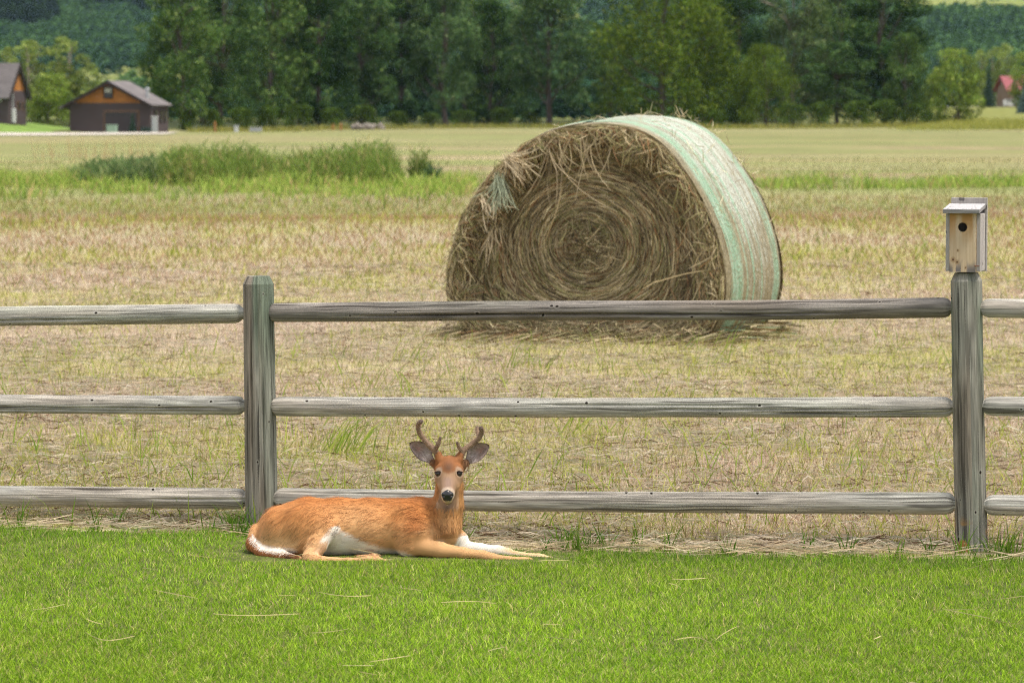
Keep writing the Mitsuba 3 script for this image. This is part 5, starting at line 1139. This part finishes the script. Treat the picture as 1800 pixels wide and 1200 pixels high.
for yy in (1.2, 2.6, 3.6): framed(lambda k, m, mt: G_(k, moved(m, np.array([[0, -1, 0, w2], [1, 0, 0, yy], [0, 0, 1, 0], [0, 0, 0, 1.]])), mt), 0, 1.15, .5, .95, 0, GA @ np.array([[0, -1, 0, w2], [1, 0, 0, yy], [0, 0, 1, 0], [0, 0, 0, 1.]]), 'mat_pane')
pv, pf = tube([[2.35, 1.6, ph_ - sl * 2.35 - .15], [2.35, 1.6, ph_ - sl * 2.35 + .62]], [.13, .13], 14); G_('vent_pipe', trimesh.Trimesh(pv, pf), 'mat_galv')
cv, cf = tube([[2.35, 1.6, ph_ - sl * 2.35 + .625], [2.35, 1.6, ph_ - sl * 2.35 + .66], [2.35, 1.6, ph_ - sl * 2.35 + .74]], [.21, .2, .05], 14); put('garage__vent_pipe__cap', moved(trimesh.Trimesh(cv, cf), GA), 'mat_galv')
# the cut-off house
hz0 = float(gz(-36.5, 268.0)); HS = frame([(17 - 900) / F * 267, 267.0, hz0], math.radians(-13))
def H_(key, m, mat): return put('house__' + key, moved(m, HS), mat)
tag('house', 'brown house with steep grey roof and orange gable cut by the left edge', 'house')
hw, hd_, he, hp = 9.0, 3.6, 2.42, 4.4
H_('wall', box(hw, hd_, he + .3, (-hw / 2, hd_ / 2, (he - .3) / 2)), 'mat_brown_siding')
gm = prism([(-hd_ / 2 + .02, he + .003), (hd_ / 2 - .02, he + .003), (0, hp - .12)], -.0, hw - .02)
gm.apply_transform(np.array([[0, -1, 0, -.01], [1, 0, 0, hd_ / 2], [0, 0, 1, 0], [0, 0, 0, 1.]])); H_('gable', gm, 'mat_cedar_side')
M('mat_cedar_side', proc(lambda p, n, uv: mix([0.38, 0.150, 0.040], [0.52, 0.235, 0.075], mikit.cell_rand(p.y * 3.5, p.z * 4.5))), .8, .2)
for s_ in (-1, 1):
    ye = hd_ / 2 + s_ * (hd_ / 2 + .5); sl2 = (hp - he) / (hd_ / 2); z_e = hp - sl2 * (hd_ / 2 + .5)
    H_('roof', slab((-hw - .4, hd_ / 2, hp), (.2, hd_ / 2, hp), (.2, ye, z_e), (-hw - .4, ye, z_e), .12), 'mat_shingle')
    H_('fascia', moved(slab((.202, hd_ / 2, hp), (.25, hd_ / 2, hp), (.25, ye, z_e), (.202, ye, z_e), .28), np.eye(4)), 'mat_trim')
FT = np.array([[0, -1, 0, 0], [1, 0, 0, 0], [0, 0, 1, 0], [0, 0, 0, 1.]])
for yy, ww, hh, zz in ((1.9, .5, .62, 1.35), (2.9, .45, .62, 1.3)):
    A_ = HS @ np.array([[0, -1, 0, 0], [1, 0, 0, yy], [0, 0, 1, 0], [0, 0, 0, 1.]])
    k = put('house__window', moved(box(ww, .10, hh, (0, -.02, zz)), A_), 'mat_doorframe'); put(k + '__pane', moved(box(ww - .12, .03, hh - .12, (0, -.08, zz)), A_), 'mat_pane')
A_ = HS @ np.array([[0, -1, 0, 0], [1, 0, 0, .7], [0, 0, 1, 0], [0, 0, 0, 1.]])
put('house__meter_box', moved(box(.42, .22, 1.0, (0, -.115, .62), .03), A_), 'mat_white'); put('house__conduit', moved(box(.08, .08, 1.1, (.0, -.06, 1.68)), A_), 'mat_galv')
lm = trimesh.creation.icosphere(2, .13); lm.apply_translation([-.6, -.14, 1.75]); H_('wall_lamp', lm, 'mat_white')
framed(H_, -2.6, 1.35, 1.1, 1.0, 0, HS, 'mat_pane')
# utility boxes, bins and posts on the field's edge
def at(px, Y): x_ = (px - 900) / F * Y; return frame([x_, Y, float(gz(x_, Y))], -.15)
def thing(key, label, cat): tag(key, label, cat); return key
k = thing('utility_box', 'pale green ground transformer box in front of the garage', 'utility box'); q = at(198, 262)
put(k + '__cabinet', moved(box(.66, .6, .50, (0, 0, .25), .02), q), 'mat_pale_green'); put(k + '__lid', moved(box(.70, .64, .06, (0, 0, .535), .015), q), 'mat_pale_green'); put(k + '__base', moved(box(.8, .74, .06, (0, 0, .01)), q), 'mat_gravel')
k = thing('utility_pedestal', 'tall pale pedestal standing at the right corner of the garage', 'pedestal'); q = at(273, 261)
put(k + '__post', moved(box(.36, .3, 1.05, (0, 0, .52), .03), q), 'mat_galv'); put(k + '__cap', moved(box(.42, .36, .07, (0, 0, 1.09), .02), q), 'mat_white')
for i_, (px_, w_) in enumerate(((253, .36), (262, .34))):
    k = thing('waste_bin' + ('_001' if i_ else ''), ('left' if not i_ else 'right') + ' one of the two low dark green bins beside the garage door', 'bin'); q = at(px_, 262.5)
    put(k + '__body', moved(box(w_, .36, .34, (0, 0, .17), .02), q), 'mat_dark_green'); put(k + '__lid', moved(box(w_ + .04, .40, .05, (0, 0, .37), .015), q), 'mat_dark_green')
k = thing('small_pedestal', 'short white pedestal on the field edge right of the garage', 'pedestal'); q = at(416, 256)
put(k + '__post', moved(box(.26, .2, .36, (0, 0, .18), .02), q), 'mat_white'); put(k + '__cap', moved(box(.32, .26, .1, (0, 0, .42), .02), q), 'mat_galv')
k = thing('stock_tank', 'low grey metal trough on the field edge beside the white pedestal', 'trough'); q = at(450, 258)
put(k + '__trough', moved(box(.8, .5, .28, (0, 0, .14), .06), q), 'mat_galv'); put(k + '__rim', moved(box(.84, .54, .04, (0, 0, .30), .01), q), 'mat_galv')
M('mat_stake', [.36, .17, .07], .8, .2)
for i_, (px_, Y_, hh) in enumerate(((379, 258, .66), (586, 285, .42), (600, 285, .5))):
    k = thing('wooden_stake' + (f'_{i_:03d}' if i_ else ''), ('tallest orange stake, at the field edge right of the garage', 'orange stake left of the rock pile', 'orange stake right next to the rock pile')[i_], 'stake'); q = at(px_, Y_)
    put(k, moved(trimesh.util.concatenate([box(.14, .1, hh, (0, 0, hh / 2)), trimesh.creation.cone(.07, .1).apply_translation([0, 0, hh])]), q), 'mat_stake')
rng = np.random.default_rng(61); rocks = []
for _ in range(16):
    m = trimesh.creation.icosphere(2, 1.0); v = np.array(m.vertices); v = v * (.75 + .5 * nnoise(*(v * 1.7 + rng.uniform(0, 50, 3)).T))[:, None] * rng.uniform(.14, .34, 3)
    m.vertices = v + [rng.normal(0, .5), rng.normal(0, .3), rng.uniform(.05, .28)]; rocks.append(m)
M('mat_rock', proc(lambda p, n, uv: mix([.20, .175, .15], [.34, .31, .28], noise(p.x * 9, p.y * 9, p.z * 9))), .9, .2)
for i_, m in enumerate(rocks): put('rock_pile__rock', moved(m, at(647, 290)), 'mat_rock', 35)
tag('rock_pile', 'low heap of grey-brown rocks at the far field edge', 'rock pile')
# the red-roofed house and the white vehicle at the right edge
RH = frame([(1771 - 900) / F * 500, 500.0, float(gz(66, 500.0))], math.radians(14)); rs = 500 / F
def R_(key, m, mat): return put('red_roof_house__' + key, moved(m, RH), mat)
tag('red_roof_house', 'small tan house with red metal roof at the right edge', 'house')
M('mat_red_roof', proc(lambda p, n, uv: mix([.27, .060, .072], [.32, .085, .098], noise(p.x * 6, p.y * 6))), .5, .4); M('mat_tan', [.24, .17, .125], .8, .2)
R_('wall', box(6, 4.4, 2.5, (3.0, 2.2, 1.0)), 'mat_tan')
R_('roof', slab((-.4, -.5, 2.1), (6.4, -.5, 2.1), (6.4, 2.2, 4.1), (-.4, 2.2, 4.1), .12), 'mat_red_roof'); R_('roof', slab((-.4, 4.9, 2.1), (6.4, 4.9, 2.1), (6.4, 2.2, 4.1), (-.4, 2.2, 4.1), .12), 'mat_red_roof')
R_('gable', moved(prism([(-2.15, 2.253), (2.15, 2.253), (0, 3.9)], -6, -.03), np.array([[0, -1, 0, 0], [1, 0, 0, 2.2], [0, 0, 1, 0], [0, 0, 0, 1.]])), 'mat_tan')
for xx in (1.2, 3.6): framed(R_, xx, 1.25, .8, .9, 0, RH, 'mat_pane')
VH = frame([(1775 - 900) / F * 470, 470.0, float(gz(63, 470.0))], .1)
tag('white_vehicle', 'white van parked in front of the red-roofed house', 'van')
from shapely.geometry import Polygon
body = prism([(-.85, .22), (.85, .22), (.85, .62), (.74, .98), (-.6, .98), (-.85, .72)], 0, .72)
put('white_vehicle__body', moved(body, VH), 'mat_white')
put('white_vehicle__window', moved(prism([(-.66, .66), (.62, .66), (.56, .90), (-.54, .90)], -.012, -.002), VH), 'mat_pane')
for xx in (-.5, .5):
    c = trimesh.creation.cylinder(.17, .14, sections=20); c.apply_transform(trimesh.transformations.rotation_matrix(np.pi / 2, [1, 0, 0])); c.apply_translation([xx, .03, .17]); put('white_vehicle__wheel', moved(c, VH), 'mat_trim', 35)
# ------------------------------------------------------------------ the air
scene['haze_air'] = {'type': 'homogeneous', 'albedo': {'type': 'rgb', 'value': [.93, .95, .97]}, 'sigma_t': {'type': 'rgb', 'value': [.000020, .000028, .000044]}}
scene['haze'] = {'type': 'cube', 'to_world': T().translate([0, 1225, 68]).scale([1150, 1290, 71]), 'bsdf': {'type': 'null'}, 'interior': {'type': 'ref', 'id': 'haze_air'}}
scene['camera']['medium'] = {'type': 'ref', 'id': 'haze_air'}
tag('haze', 'thin blue haze over the valley', 'haze', kind='stuff')
